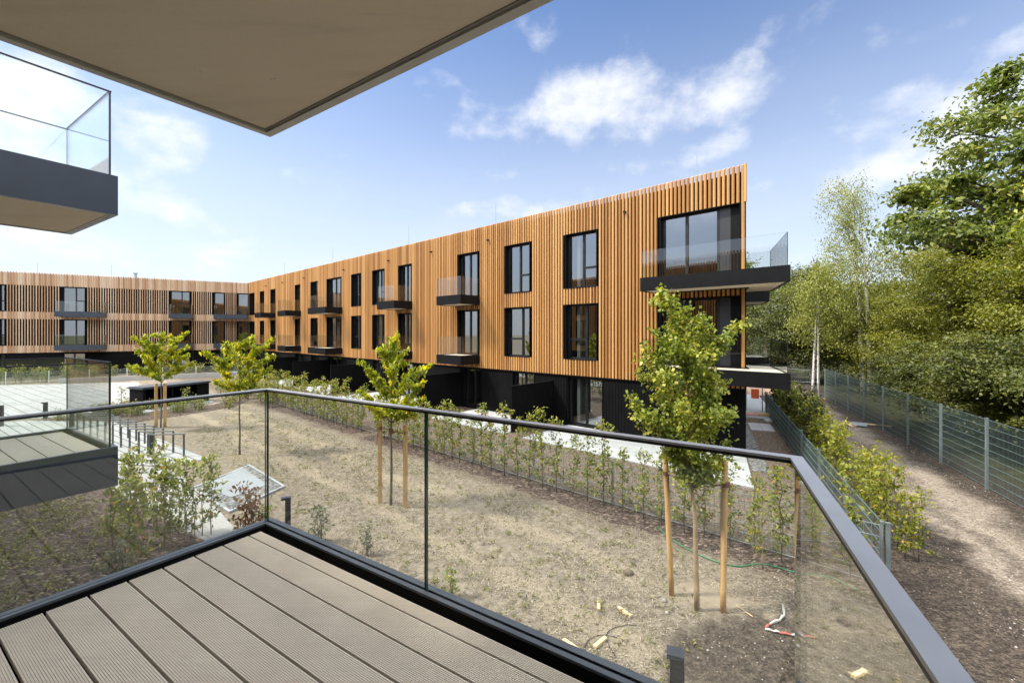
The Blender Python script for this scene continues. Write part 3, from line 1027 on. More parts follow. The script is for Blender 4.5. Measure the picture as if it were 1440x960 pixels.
# ---- far wing
W0 = Vector(fm.xy(51.35, 0.0))
fw = Fac(W0, (-0.873, -0.487))
LW = 30.0
SLW = 0.19
WOOD_W = slatmat('larch_wing', fw.d, SLW, [(0.25, (0.32, 0.185, 0.10)), (0.5, (0.43, 0.29, 0.18)), (0.7, (0.49, 0.365, 0.25)), (0.9, (0.51, 0.41, 0.31))])
wing = empty('apartment_building', (W0.x, W0.y, 0), 'paler slatted apartment block with three thin balconies at the far end of the courtyard', 'building')
wops = []
for pl, pr, k in [(334.5, 349.5, 's'), (301, 315.5, 's'), (239.5, 267, 'd'), (87, 119.5, 'd'), (-2, 6.5, 'w'), (-90, -55, 'd')]:
    a, b_ = max(0.02, fw.spx(pr)), fw.spx(pl)
    for z0, z1 in ((U0, U1), (L0, L1)):
        wops.append((a, b_, z0, z1, k))
wg = [(o[0], o[1], .06, 2.2, 'd') for o in wops if o[2] > 5]
mb = MB()
wallgrid(mb, fw, LW, -.1, 9.7, -.115, [o[:4] for o in wops] + [o[:4] for o in wg])
mb.quad(fw.p(LW, -.115, -.1), fw.p(LW, -11, -.1), fw.p(LW, -11, 9.7), fw.p(LW, -.115, 9.7))
mb.quad(fw.p(LW, -11, -.1), fw.p(-8, -11, -.1), fw.p(-8, -11, 9.7), fw.p(LW, -11, 9.7))
mb.build('wall', MT['black_wood'], wing)
mb = MB(); slats(mb, fw, LW, SLW, [o[:4] for o in wops], 2.29, 9.93, 0.082, 0.065)
mb.build('timber_slats', WOOD_W, wing)
mb = MB()
wallgrid(mb, fw, LW, 8.66, 9.80, -.04, [])
wallgrid(mb, fw, LW, 5.48, 6.16, -.04, [])
wallgrid(mb, fw, LW, 2.30, 2.97, -.04, [])
mb.build('timber_bands', WOOD_W, wing)
mb = MB(); mb.prism(ccw([fw.xy(0, -.116), fw.xy(LW, -.116), fw.xy(LW, -11), fw.xy(0, -11)]), 9.55, 9.69)
mb.build('roof', MT['slabedge'], wing)
mb = MB()
ip = ccw([fw.xy(0.35, -.35), fw.xy(LW - .3, -.35), fw.xy(LW - .3, -6), fw.xy(.35, -6)])
for z0, z1 in ((-.02, .05), (2.30, 2.97), (5.50, 6.16), (8.68, 9.4)):
    mb.prism(ip, z0, z1, 0, 1, 0)
mb.build('floor_slabs', [MT['interior'], MT['intfloor']], wing)
mb = MB(); mb.quad(fw.p(LW - .3, -4, 0), fw.p(.3, -4, 0), fw.p(.3, -4, 9.4), fw.p(LW - .3, -4, 9.4))
for s in (3.4, 8.2, 13, 18, 23):
    fbox(mb, fw, s - .08, s + .08, -4, -.36, 0, 9.4)
mb.build('partition_walls', MT['interior'], wing)
for (a, b_, z0, z1, k) in wops:
    lay = {'s': [(1, 0)], 'd': [(.58, 0), (.42, .45 if z0 > 5 else 0)], 'w': [(1, .4)]}[k]
    window(wing, fw, a, b_, z0, z1, lay)
for (a, b_, z0, z1, k) in wg:
    window(wing, fw, a, b_, z0, z1, [(1, 0), (1, 0)], -.06, -.34, 'terrace_door')
for (pl, pr) in [(76, 144), (237, 269.5), (300, 352)]:
    s1, s0 = fw.spx(pl, 1.3), max(.1, fw.spx(pr, 1.3))
    for zt in (6.19, 3.0):
        poly = ccw([fw.xy(s0, .01), fw.xy(s1, .01), fw.xy(s1, 1.3), fw.xy(s0, 1.3)])
        ed = [i for i in range(4) if max((Vector(poly[i]) - W0).dot(fw.n), (Vector(poly[(i + 1) % 4]) - W0).dot(fw.n)) > .5]
        balcony(wing, poly, ed, zt, dark='fascia')
# rain pipe and roof bits
mb = MB(); s = fw.spx(271.5)
mb.tube([fw.p(s, .03, .1), fw.p(s, .03, 6.2)], .045, 6)
mb.build('rain_pipe', MT['frame'], wing)
for px, h in ((145, 1.1), (35, .9)):
    q = fw.xy(fw.spx(px), -2.5); mb = MB()
    mb.tube([(q[0], q[1], 9.6), (q[0], q[1], 10.2 + h)], .015, 5)
    mb.build('lightning_rod', MT['zinc'], wing)
q = fw.xy(fw.spx(183), -2); mb = MB()
mb.tube([(q[0], q[1], 9.6), (q[0], q[1], 10.45)], .12, 8); mb.tube([(q[0], q[1], 10.45), (q[0], q[1], 10.55)], [.2, .2], 8)
mb.build('roof_vent', MT['zinc'], wing)

# ---- our own building: facade behind the camera, balconies in view
C0 = Vector((-1.87, 3.304))
D0 = C0 + U * 3.39
fo = Fac(Vector(C0 - V1 * 3.2) - Vector((V1.y, -V1.x)) * 30.0, (V1.y, -V1.x))
LO = 38.5
WOOD_O = slatmat('larch_own', fo.d, 0.22, [(0.25, (0.26, 0.11, 0.03)), (0.6, (0.40, 0.19, 0.06)), (0.9, (0.48, 0.26, 0.09))])
ownb = empty('apartment_building', (fo.R.x, fo.R.y, 0), 'slatted building with concrete soffits, glass railed balconies and the decked balcony of the viewpoint', 'building')
oops = []
for s in (3.0, 7.0, 11.0, 14.5, 18.5, 22.5, 27.0, 30.4, 34.0):
    for z0, z1 in ((U0 - .1, U1 - .1), (L0 - .15, L1)):
        oops.append((s, s + 1.6, z0, z1))
mb = MB()
wallgrid(mb, fo, LO, -.1, 9.7, -.115, oops)
mb.quad(fo.p(LO, -.115, -.1), fo.p(LO, -9, -.1), fo.p(LO, -9, 9.7), fo.p(LO, -.115, 9.7))
mb.quad(fo.p(0, -9, -.1), fo.p(0, -.115, -.1), fo.p(0, -.115, 9.7), fo.p(0, -9, 9.7))
mb.quad(fo.p(LO, -9, -.1), fo.p(0, -9, -.1), fo.p(0, -9, 9.7), fo.p(LO, -9, 9.7))
mb.build('wall', MT['black_wood'], ownb)
mb = MB(); slats(mb, fo, LO, .22, oops, 2.29, 9.93, .12, .09)
mb.build('timber_slats', WOOD_O, ownb)
mb = MB(); mb.prism(ccw([fo.xy(0, -.12), fo.xy(LO, -.12), fo.xy(LO, -9), fo.xy(0, -9)]), 9.55, 9.69)
mb.build('roof', MT['slabedge'], ownb)
mb = MB()
for z0, z1 in ((2.4, 2.75), (5.5, 5.9)):
    mb.prism(ccw([fo.xy(.2, -.35), fo.xy(LO - .2, -.35), fo.xy(LO - .2, -5), fo.xy(.2, -5)]), z0, z1)
mb.quad(fo.p(LO, -4, 0), fo.p(0, -4, 0), fo.p(0, -4, 9.5), fo.p(LO, -4, 9.5))
mb.build('floor_slabs', MT['interior'], ownb)
for (a, b_, z0, z1) in oops:
    window(ownb, fo, a, b_, z0, z1, [(1, 0), (1, 0)])


# balcony of the viewpoint
ZD = 2.75                       # deck boards
own = [tuple(C0), tuple(C0 - V1 * 3.17), tuple(D0 - V2 * 3.28), tuple(D0)]
own = ccw(own)
# order edges: find names
def edge_index(poly, a, b_):
    for i in range(len(poly)):
        p, q = Vector(poly[i]), Vector(poly[(i + 1) % len(poly)])
        if ((p - a).length < 1e-4 and (q - b_).length < 1e-4) or ((p - b_).length < 1e-4 and (q - a).length < 1e-4):
            return i
eF = edge_index(own, C0, D0); eL = edge_index(own, C0, C0 - V1 * 3.17); eR = edge_index(own, D0, D0 - V2 * 3.28)
eB = [i for i in range(4) if i not in (eF, eL, eR)][0]
def ring(mb, po, pi, z0, z1, skip=(), m=0):
    for i in range(len(po)):
        if i in skip: continue
        j = (i + 1) % len(po)
        a, b_, c, d = po[i], po[j], pi[j], pi[i]
        mb.quad((*a, z0), (*b_, z0), (*b_, z1), (*a, z1), m)
        mb.quad((*a, z1), (*b_, z1), (*c, z1), (*d, z1), m)
        mb.quad((*d, z1), (*c, z1), (*c, z0), (*d, z0), m)
        mb.quad((*b_, z0), (*a, z0), (*d, z0), (*c, z0), m)
# edge channel: outer ledge, glass slot, inner ledge, black gutter, boards
p0 = inset(own, -0.045); p1 = inset(own, -0.006); p2 = inset(own, 0.024); p3 = inset(own, 0.052)
mb = MB(); ring(mb, p0, p1, ZD - .40, ZD + .008, (eB,)); ring(mb, p2, p3, ZD + .004, ZD + .018, (eB,))
bal = mb.build('balcony', MT['ledge'], ownb)
pg = inset(own, 0.10)
mb = MB(); ring(mb, inset(own, -.0055), inset(own, .0235), ZD - .12, ZD - .012, (eB,)); ring(mb, inset(own, .0525), pg, ZD - .20, ZD - .07, (eB,)); ring(mb, inset(own, .0245), inset(own, .0515), ZD - .2, ZD + .0035, (eB,))
mb.prism(inset(own, .0535), ZD - .24, ZD - .075)
mb.build('gutter', MT['black'], bal)
mb = MB(); mb.prism(inset(own, .01), ZD - .40, ZD - .25)
mb.build('slab', MT['soffit'], bal)
# deck boards along U, grooved
nU = Vector((-U.y, U.x))       # away from the facade
dk = inset(own, [0.115 if i != eB else 0.02 for i in range(4)])
pitch, bw = 0.1675, 0.1555
front = max(Vector(q).dot(nU) for q in dk)
back = min(Vector(q).dot(nU) for q in dk)
def line_clip(poly, t):
    """u-range of polygon at v=t"""
    us = []
    for i in range(len(poly)):
        a, b_ = Vector(poly[i]), Vector(poly[(i + 1) % len(poly)])
        va, vb = a.dot(nU), b_.dot(nU)
        if (va - t) * (vb - t) <= 0 and abs(va - vb) > 1e-9:
            us.append((a + (b_ - a) * ((t - va) / (vb - va))).dot(U))
    return (min(us), max(us)) if len(us) >= 2 else None
v = front - 0.002
first = True
while v > back + .02:
    v1 = v; v0 = max(back + .001, v - (bw if not first else 0.075))
    first = False
    # groove profile across the board
    prof = []
    k = max(2, int(round((v1 - v0) / 0.0088)))
    st = (v1 - v0) / k
    h = 0.0028
    for i in range(k):
        a = v0 + i * st
        if i == 0:
            prof.append((a, ZD - .024)); prof.append((a, ZD - .002)); prof.append((a + .0012, ZD))
        else:
            prof.append((a + .0010, ZD))
        prof.append((a + st - .0042, ZD))
        if i < k - 1:
            prof.append((a + st - .0034, ZD - h)); prof.append((a + st + .0002, ZD - h))
    prof.append((v1 - .0012, ZD)); prof.append((v1, ZD - .002)); prof.append((v1, ZD - .024))
    mb = MB()
    A, B = [], []
    for (vv, z) in prof:
        r = line_clip(dk, min(max(vv, back + 1e-5), front - 1e-5))
        pa = U * r[0] + nU * vv; pb = U * r[1] + nU * vv
        A.append((pa.x, pa.y, z)); B.append((pb.x, pb.y, z))
    n = len(A)
    mb.add(A + B, [(i, i + 1, n + i + 1, n + i) for i in range(n - 1)] + [(n - 1, 0, n, 2 * n - 1), tuple(range(n - 1, -1, -1)), tuple(range(n, 2 * n))])
    mb.build('deck_board', MT['deck'], bal)
    v = v0 - (pitch - bw)
# glass panels
gz0, gz1 = ZD - .09, ZD + 1.012
go = inset(own, 0.0); gi2 = inset(own, 0.0175)
def panel(a, b_, inn, name='glass_panel'):
    a, b_, inn = Vector(a), Vector(b_), Vector(inn).normalized() * 0.0175
    mb = MB()
    for q, m_ in (((a, b_), 0), ((b_ + inn, a + inn), 0)):
        x, y = q
        mb.quad((*x, gz0), (*y, gz0), (*y, gz1), (*x, gz1), m_)
    for q in (a, b_):
        mb.quad((*q, gz0), (*(q + inn), gz0), (*(q + inn), gz1), (*q, gz1), 1)
    mb.quad((*a, gz1), (*b_, gz1), (*(b_ + inn), gz1), (*(a + inn), gz1), 1)
    return mb.build(name, [MT['glass'], MT['glassedge']], bal)
Cg, Dg = C0.copy(), D0.copy()
inF = -nU
kj = (601 - CX) / F
J = (Cg.x - kj * Cg.y) / (kj * U.y - U.x)
panel(Cg + U * .004, Cg + U * (J - .006), inF)
panel(Cg + U * (J + .006), Dg - U * .006, inF)
inL = Vector((V1.y, -V1.x)); inR = Vector((-V2.y, V2.x))
panel(Cg - V1 * .028, Cg - V1 * 3.1, inL)
panel(Dg - V2 * .030, Dg - V2 * 1.45, inR)
panel(Dg - V2 * 1.462, Dg - V2 * 3.2, inR)
# handrail cap
mb = MB()
ro = inset(own, -0.011); ri = inset(own, 0.029)
ring(mb, ro, ri, ZD + 1.0135, ZD + 1.0225, (eB,), 0)
ring(mb, inset(own, -0.0095), inset(own, 0.0275), ZD + 1.002, ZD + 1.0134, (eB,), 1)
mb.build('handrail', [MT['rail'], MT['frame']], bal)

# slab of the balcony above
CC0 = Vector((-1.734, 3.086)); VL = Vector((0.577, 0.817)).normalized(); UC = Vector((0.8325, -0.554)).normalized()
DD0 = CC0 + UC * 3.45
up_poly = ccw([tuple(CC0), tuple(CC0 - VL * 2.95), tuple(DD0 - V2 * 3.0), tuple(DD0)])
ZS = 5.60
mb = MB(); ring(mb, up_poly, inset(up_poly, .05), ZS, ZS + .46)
ub = mb.build('balcony', MT['trim'], ownb)
mb = MB(); ring(mb, inset(up_poly, .0505), inset(up_poly, .066), ZS + .012, ZS + .3)
mb.build('drip_profile', MT['slabedge'], ub)
mb = MB(); mb.prism(inset(up_poly, .0665), ZS + .018, ZS + .40)
mb.build('soffit', MT['soffit'], ub)
mb = MB(); mb.prism(inset(up_poly, .0507), ZS + .41, ZS + .45)
mb.build('deck', MT['deck'], ub)

# neighbour balconies
A1 = Vector((-554 / F * 5.1, 5.1)); B1 = A1 - U * 1.87
for zt, h in ((2.855, .463), (6.05, .463)):
    poly = ccw([tuple(A1), tuple(B1), tuple(B1 - V1 * 3.1), tuple(A1 - V1 * 3.1)])
    fe = edge_index(poly, A1, B1); se = edge_index(poly, A1, A1 - V1 * 3.1); te = edge_index(poly, B1, B1 - V1 * 3.1)
    be = [i for i in range(4) if i not in (fe, se, te)][0]
    q0 = poly; q1 = inset(poly, .045)
    mb = MB(); ring(mb, q0, q1, zt - h, zt)
    nbk = mb.build('balcony', MT['fascia'], ownb)
    mb = MB(); mb.prism(inset(poly, .0455), zt - .2, zt - .06)
    mb.build('gutter', MT['black'], nbk)
    mb = MB(); ring(mb, inset(poly, .0457), inset(poly, .066), zt - h + .004, zt - h + .05, m=0)
    mb.build('soffit_frame', MT['trim'], nbk)
    mb = MB(); mb.prism(inset(poly, .0665), zt - h + .012, zt - h + .2)
    mb.build('soffit', MT['soffit'], nbk)
    # boards
    dkp = inset(poly, .12)
    fr = max(Vector(q).dot(nU) for q in dkp); bk = min(Vector(q).dot(nU) for q in dkp)
    v = fr - .001
    while v > bk + .02:
        v0 = max(bk + .001, v - .205)
        r0, r1 = line_clip(dkp, v), line_clip(dkp, v0)
        pa, pb, pc_, pd = U * r0[0] + nU * v, U * r0[1] + nU * v, U * r1[1] + nU * v0, U * r1[0] + nU * v0
        mb = MB(); mb.prism(ccw([tuple(pa), tuple(pb), tuple(pc_), tuple(pd)]), zt - .056, zt - .022)
        mb.build('deck_board', MT['deck'], nbk)
        v = v0 - .012
    go_ = inset(poly, .05)
    gi_ = inset(poly, .067)
    for e in (fe, se, te):
        j = (e + 1) % 4
        mb = MB()
        a, b_, c, d = go_[e], go_[j], gi_[j], gi_[e]
        z0, z1 = zt - .05, zt + .985
        mb.quad((*a, z0), (*b_, z0), (*b_, z1), (*a, z1), 0); mb.quad((*c, z0), (*d, z0), (*d, z1), (*c, z1), 0)
        mb.quad((*a, z0), (*d, z0), (*d, z1), (*a, z1), 1); mb.quad((*b_, z0), (*c, z0), (*c, z1), (*b_, z1), 1)
        mb.build('glass_panel', [MT['glass'], MT['glassedge']], nbk)
    mb = MB(); ring(mb, inset(poly, .046), inset(poly, .071), zt + .987, zt + 1.0, (be,))
    mb.build('handrail', MT['frame'], nbk)

# ------------------------------------------------------------------ ground
def sheet(name, poly, z, m, kind='structure'):
    mb = MB()
    pl = ccw(poly)
    mb.add([(x, y, z) for x, y in pl], [tuple(range(len(pl)))])
    o = mb.build(name, m); tag(o, kind=kind)
    return o


mb = MB()
NR = 48
mb.add([(700 * math.cos(2 * math.pi * i / NR), 700 * math.sin(2 * math.pi * i / NR), 0) for i in range(NR)], [tuple(range(NR))])
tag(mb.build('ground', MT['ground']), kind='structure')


def pave_slab(name, poly, z0, z1, m):
    mb = MB(); mb.prism(ccw(poly), z0, z1)
    return tag(mb.build(name, m), kind='structure')


MT['terrace'] = paving('terrace_slabs', (0.335, 0.345, 0.35), math.atan2(MD.y, MD.x), 0.8, 0.4, 0.012, (0.20, 0.20, 0.19))
scr = [fm.spx(px, 2.75) for px in (371, 412, 465, 590, 719)]
edges_ = sorted(scr + [-.06, 51.0])
for i in range(len(edges_) - 1):
    a, b_ = edges_[i] + .06, edges_[i + 1] - .06
    if i == 0:
        pass
    w1 = 3.15
    pave_slab('terrace', [fm.xy(a, -.06), fm.xy(b_ - (1.4 if i > 0 else 0.9), -.06), fm.xy(b_ - (1.4 if i > 0 else .9), w1), fm.xy(a if i else -1.0, w1)], -.05, .035, MT['terrace'])
# gable: pebble strip and slabs
q = MR
pave_slab('gravel_strip', [tuple(q - GD * 1.6 + gN * .06), tuple(q - GD * 1.6 + gN * .55), tuple(q + GD * 11 + gN * .55), tuple(q + GD * 11 + gN * .06)], -.05, .02, MT['pebbles'])
MT['slabs_dark'] = paving('grey_slabs', (0.30, 0.315, 0.33), math.atan2(GD.y, GD.x), 0.8, 0.8, .012)
pave_slab('paving', [tuple(q + GD * 4.6 + gN * .6), tuple(q + GD * 4.6 + gN * 1.5), tuple(q + GD * 6.2 + gN * 1.5), tuple(q + GD * 6.2 + gN * .6)], -.05, .03, MT['slabs_dark'])
pave_slab('paving', [tuple(q + GD * 7.6 + gN * .6), tuple(q + GD * 7.6 + gN * 2.1), tuple(q + GD * 17 + gN * 2.1), tuple(q + GD * 17 + gN * .6)], -.05, .03, MT['slabs_dark'])

# mulch strip under the hedge, planting bed by our building
def wavy(fc, s0, s1, w0, w1, amp, seed):
    rd = random.Random(seed); n = 60
    a = [fc.xy(s0 + (s1 - s0) * i / n, w0 + rd.uniform(-amp, amp) * .3) for i in range(n + 1)]
    c = [fc.xy(s1 + (s0 - s1) * i / n, w1 + rd.uniform(-amp, amp)) for i in range(n + 1)]
    return a + c
sheet('soil_strip', wavy(fm, -3.7, 12.1, 6.55, 7.45, .13, 3), .008, MT['mulch'])
sheet('soil_strip', wavy(fm, 13.0, 25.5, 6.5, 7.40, .13, 4), .008, MT['mulch'])
sheet('planting_bed', [G(-260, 655), G(60, 640), G(160, 690), G(235, 735), G(320, 778), G(300, 850), G(200, 1000), G(-300, 1200), G(-700, 900)], .010, MT['mulch'])
VA = math.atan2(V1.y, V1.x)
MT['plaza'] = paving('plaza_slabs', (0.30, 0.305, 0.305), VA + math.pi / 2, 1.2, 0.60, .05, (0.13, 0.125, 0.12))
MT['pad'] = paving('pad_slabs', (0.32, 0.325, 0.325), math.atan2(-1.0, 1.55), 2.4, 0.33, .05, (0.13, 0.125, 0.115), True)
pave_slab('plaza', [G(-420, 551), G(196, 537.5), G(191, 556), G(150, 580), G(60, 588), G(-500, 620)], -.05, .02, MT['plaza'])
pave_slab('bicycle_stand_paving', [G(-420, 622), G(40, 592), G(158, 593), G(293.5, 644.7), G(243, 657), G(120, 650), G(-200, 660)], -.05, .03, MT['pad'])
MT['path'] = paving('path_slabs', (0.27, 0.27, 0.265), VA, 0.6, 0.6, .014, (0.22, 0.21, 0.20))
sheet('path', [G(120, 651), G(243, 658), G(306, 716), G(338, 752), G(318, 776), G(245, 738), G(160, 690)], .012, MT['path'])
# pebble bordered square
MT['slab_blue'] = paving('square_slabs', (0.215, 0.235, 0.25), math.atan2(-1, 1.55), 1.2, 0.8, .012, (0.2, 0.2, 0.2))
sq = ccw([G(351, 654.5), G(401, 685), G(322, 722), G(268, 688)])
mb = MB(); ring(mb, sq, inset(sq, .06), -.04, .05); tag(mb.build('kerb', MT['slabs_dark']), kind='structure')
sheet('gravel_bed', inset(sq, .06), .03, MT['pebbles'])
ins = inset(sq, .62)
i2 = ccw([G(341, 659), G(376, 683.5), G(325, 701), G(283, 686)])
mb = MB(); mb.prism(i2, .0, .045); tag(mb.build('paved_square', MT['slab_blue']), kind='structure')
# planting strip behind bicycle stands, round the bin store
sheet('planting_bed', [G(60, 590), G(150, 582), G(192, 560), G(196, 566), G(200, 580), G(300, 569), G(350, 555), G(350, 563), G(330, 572), G(262, 583), G(190, 594), G(140, 598), G(56, 597)], .013, MT['mulch'])
pave_slab('bin_store_pad', [G(186, 574), G(200, 581), G(302, 566), G(290, 561)], -.05, .035, MT['slabs_dark'])

# ------------------------------------------------------------------ fences
MT['fence_green'] = matte('fence_wire_green', (0.115, 0.165, 0.16), 0.45, 0.15, 6, 0.3, 0.5)
MT['post_green'] = matte('fence_post_green', (0.20, 0.245, 0.25), 0.45, 0.15, 6, 0.3, 0.5)
def mesh_fence(name, label, p0, d, npan, H, span=2.5, vstep=.05, hstep=.2, pw=.06, wr=.003, mat_p='zinc', mat_w='fencewire', cat='fence'):
    p0 = Vector(p0); d = Vector(d).normalized()
    ang = math.atan2(d.y, d.x)
    root = empty(name, (p0.x, p0.y, 0), label, cat)
    for i in range(npan + 1):
        c = p0 + d * span * i
        mb = MB(); mb.cbox((c.x, c.y, (H + .04) / 2 - .05), .04, pw, H + .14, ang)
        mb.cbox((c.x, c.y, H + .05), .05, pw + .01, .02, ang)
        mb.build('post', MT[mat_p], root)
    nrm = Vector((-d.y, d.x))
    for i in range(npan):
        a = p0 + d * (span * i + .03) + nrm * (pw / 2 + .006); b_ = p0 + d * (span * (i + 1) - .03) + nrm * (pw / 2 + .006)
        mb = MB()
        k = int(round((H - .04) / hstep))
        for j in range(k + 1):
            z = .04 + (H - .04) * j / k
            for o in (.005, -.005):
                mb.bar((*(a + nrm * o), z), (*(b_ + nrm * o), z), wr * 2.2, wr * 2.2)
        nv = int((span - .06) / vstep)
        for j in range(nv + 1):
            c = a + (b_ - a) * (j / nv)
            mb.box((c.x - wr * .5, c.y - wr * .5, .03), (wr, 0, 0), (0, wr, 0), (0, 0, H))
        mb.build('mesh_panel', MT[mat_w], root)
    return root


T0 = Vector((20.0, 27.5)); TD = Vector((-0.4135, -0.9105))
mesh_fence('mesh_fence', 'tall green grey double wire mesh fence between the gravel track and the woodland', T0, TD, 10, 1.85, wr=.0046, mat_p='post_green', mat_w='fence_green')
mesh_fence('mesh_fence', 'low grey wire mesh fence along the left edge of the gravel track beside the gable', LF0, LFD, 7, 1.0, wr=.0035, mat_p='post_green', mat_w='fence_green')
mesh_fence('mesh_fence', 'low wire mesh fence behind the row of slim hedge plants in front of the terraces', fm.xy(-3.70, 6.62), MD, 11, 1.0, wr=.0045, vstep=.1)
mesh_fence('mesh_fence', 'distant low mesh fence with pale posts in front of the far pale block', fw.xy(-1, 7.2), fw.d, 14, .95, wr=.004, mat_p='white')
# older chain-link fence at the end of the track
root = empty('chain_link_fence', (15.6, 30.5, 0), 'old leaning chain link fence closing the far end of the track', 'fence')
pp = [(13.8, 31.3), (15.3, 30.9), (16.9, 30.1), (18.4, 29.0), (19.9, 27.9)]
for i, (x, y) in enumerate(pp):
    mb = MB(); ln = [(.05, .02), (-.1, .03), (.02, 0), (.12, -.05), (0, 0)][i]
    mb.tube([(x, y, -.1), (x + ln[0], y + ln[1], 1.9)], .04, 7)
    mb.build('post', MT['zinc'], root)
mb = MB()
for i in range(4):
    a, b_ = Vector((*pp[i], 0)), Vector((*pp[i + 1], 0))
    for z in (.1, 1.0, 1.8):
        mb.tube([a + Vector((0, 0, z)), (a + b_) / 2 + Vector((0, 0, z - .06)), b_ + Vector((0, 0, z))], .007, 4)
    n = 16
    for j in range(-8, n + 8):
        for sg in (1, -1):
            t0, t1 = j / n, (j + sg * 8) / n
            if 0 <= t0 <= 1 and 0 <= t1 <= 1:
                mb.tube([a.lerp(b_, t0) + Vector((0, 0, .1)), a.lerp(b_, t1) + Vector((0, 0, 1.75))], .003, 3, cap=False)
mb.build('wire_mesh', MT['zinc'], root)

# ------------------------------------------------------------------ hedges
def scatter(protos, spots, labels_group, cat, name):
    cm = {}
    for o in bpy.data.objects:
        if o.parent is not None:
            cm.setdefault(o.parent.name, []).append(o)
    rd = random.Random(len(spots) * 31 + 5)
    first = set()
    for i, (x, y, sc, lab) in enumerate(spots):
        pr = protos[rd.randrange(len(protos))]
        if pr.name not in first:
            first.add(pr.name); o = pr
        else:
            o = copy_tree(pr, cm)
        o.location = (x, y, 0); o.rotation_euler = (0, 0, rd.random() * 6.28)
        o.scale = (sc * rd.uniform(.9, 1.1), sc * rd.uniform(.9, 1.1), sc)
        tag(o, lab, cat, labels_group)
    for pr in protos:
        if pr.name not in first:
            for c in kids(pr):
                bpy.data.objects.remove(c)
            bpy.data.objects.remove(pr)


rd = random.Random(21)
wh = [whip(40 + i, 1.75 + .1 * (i % 3), LM['hedge'], MT['bark'], 430, .075, .26) for i in range(6)]
sp_ = []
s = -3.3
while s < 24.5:
    if not (11.75 < s < 12.6):
        x, y = fm.xy(s, 6.93 + rd.uniform(-.06, .06))
        sp_.append((x, y, rd.uniform(.88, 1.24), 'slim young hedge plant in the row along the low fence before the terraces'))
    s += rd.uniform(.36, .54)
scatter(wh, sp_, 'hedge plants in front of the terraces', 'hedge plant', 'hedge_plant')
wy = [whip(60 + i, 1.75, LM['hedgeyellow'], MT['bark'], 700, .085, .34, 3) for i in range(5)]
sp_ = []
t = 1.2
while t < 8.2:
    c = LF0 + LFD * t + LFN * rd.uniform(.42, .75)
    sp_.append((c.x, c.y, rd.uniform(.74, 1.10), 'bushy yellow green hedge plant in the near part of the row beside the track'))
    t += rd.uniform(.46, .72)
scatter(wy, sp_, 'yellow hedge plants beside the track', 'hedge plant', 'hedge_plant')
wd_ = [whip(70 + i, 1.8, LM['hedgedark' if i % 2 else 'hedge'], MT['bark'], 620, .11, .38, 3) for i in range(4)]
sp_ = []
while t < 18.0:
    c = LF0 + LFD * t + LFN * rd.uniform(.4, .85)
    sp_.append((c.x, c.y, rd.uniform(.9, 1.1), 'dark green hedge plant in the far part of the row beside the track'))
    t += rd.uniform(.4, .6)
scatter(wd_, sp_, 'dark hedge plants beside the track', 'hedge plant', 'hedge_plant')
# thin plants in the near corner inside the fences
wc = [whip(80 + i, 1.7, LM['hedgeyellow'], MT['barkpale'], 120, .085, .26) for i in range(2)]
scatter(wc, [(*G(1072, 800), .95, 'thin yellowish sapling inside the fence corner'), (*G(1098, 782), .8, 'thin yellowish sapling inside the fence corner')], 'saplings in the fence corner', 'sapling', 'sapling')
# shrubs in the bed by our balcony
ws = [whip(90 + i, 1.95, LM['shrub'], MT['barkpale'], 400, .10, .25, 2, droop=.35) for i in range(5)]
sp_ = []
for px, py, sc in ((178, 742, .95), (196, 768, 1.0), (214, 752, .95), (232, 772, .98), (248, 757, .9), (268, 764, .92), (290, 752, .92), (188, 796, .92), (160, 770, .85)):
    sp_.append((*G(px, py), sc, 'tall leafy hornbeam shrub in the row beside the light path'))
scatter(ws, sp_, 'tall shrubs beside the path', 'shrub', 'shrub')
wr_ = [whip(100 + i, 1.0, LM['reddish'], MT['bark'], 200, .10, .30, 2, droop=.8) for i in range(2)]
scatter(wr_, [(*G(342, 760), 1.05, 'withered reddish brown shrub near the corner of the deck'), (*G(362, 756), .72, 'small drooping red brown shrub beside the withered one')], None, 'shrub', 'withered_shrub')
lab_g = ['low grey green shrub on the straw covered soil beside the flat topped bollard', 'small grey green plant close to the deck edge', 'low dark plant with bare twigs on the straw soil', 'pale grey green shrub in the mulch bed', 'small leafy plant between the withered shrub and the bollard']
for (px, py, sc), lb in zip(((448, 764, 1.0), (519, 780, .72), (637, 842, .62), (165, 828, .95), (375, 752, .8)), lab_g):
    scatter([whip(120 + px, .78, LM['greygreen' if px in (448, 519, 165) else 'shrub'], MT['bark'], 260, .075, .26, 4, name='low_shrub')], [(*G(px, py), sc, lb)], None, 'shrub', 'low_shrub')

# shrubs round the courtyard in the distance
wb = [whip(130 + i, 1.35, LM['shrub' if i % 2 else 'hedge'], MT['bark'], 420, .12, .55, 5) for i in range(5)]
sp_ = []
rd = random.Random(5)
for s in np.arange(0.5, 29.5, 1.05):
    x, y = fw.xy(s + rd.uniform(-.3, .3), 6.4 + rd.uniform(-.4, .4))
    sp_.append((x, y, rd.uniform(.8, 1.25), 'young bushy shrub in the row before the far pale block'))
scatter(wb, sp_, 'shrubs along the far block', 'shrub', 'shrub')
wb = [whip(140 + i, 1.0, LM['hedge' if i % 2 else 'shrub'], MT['bark'], 380, .10, .5, 5) for i in range(4)]
sp_ = []
for px, py in ((318, 562), (330, 566), (345, 561), (352, 556), (362, 560), (372, 566), (383, 572), (340, 549), (310, 553)):
    sp_.append((*G(px, py), rd.uniform(.8, 1.3), 'rounded bush where the hedge ends at the far corner of the lawn'))
scatter(wb, sp_, 'bushes at the far lawn corner', 'bush', 'bush')
wb = [whip(150 + i, .55, LM['reddish' if i == 2 else 'shrub'], MT['bark'], 200, .075, .36, 5) for i in range(4)]
sp_ = []
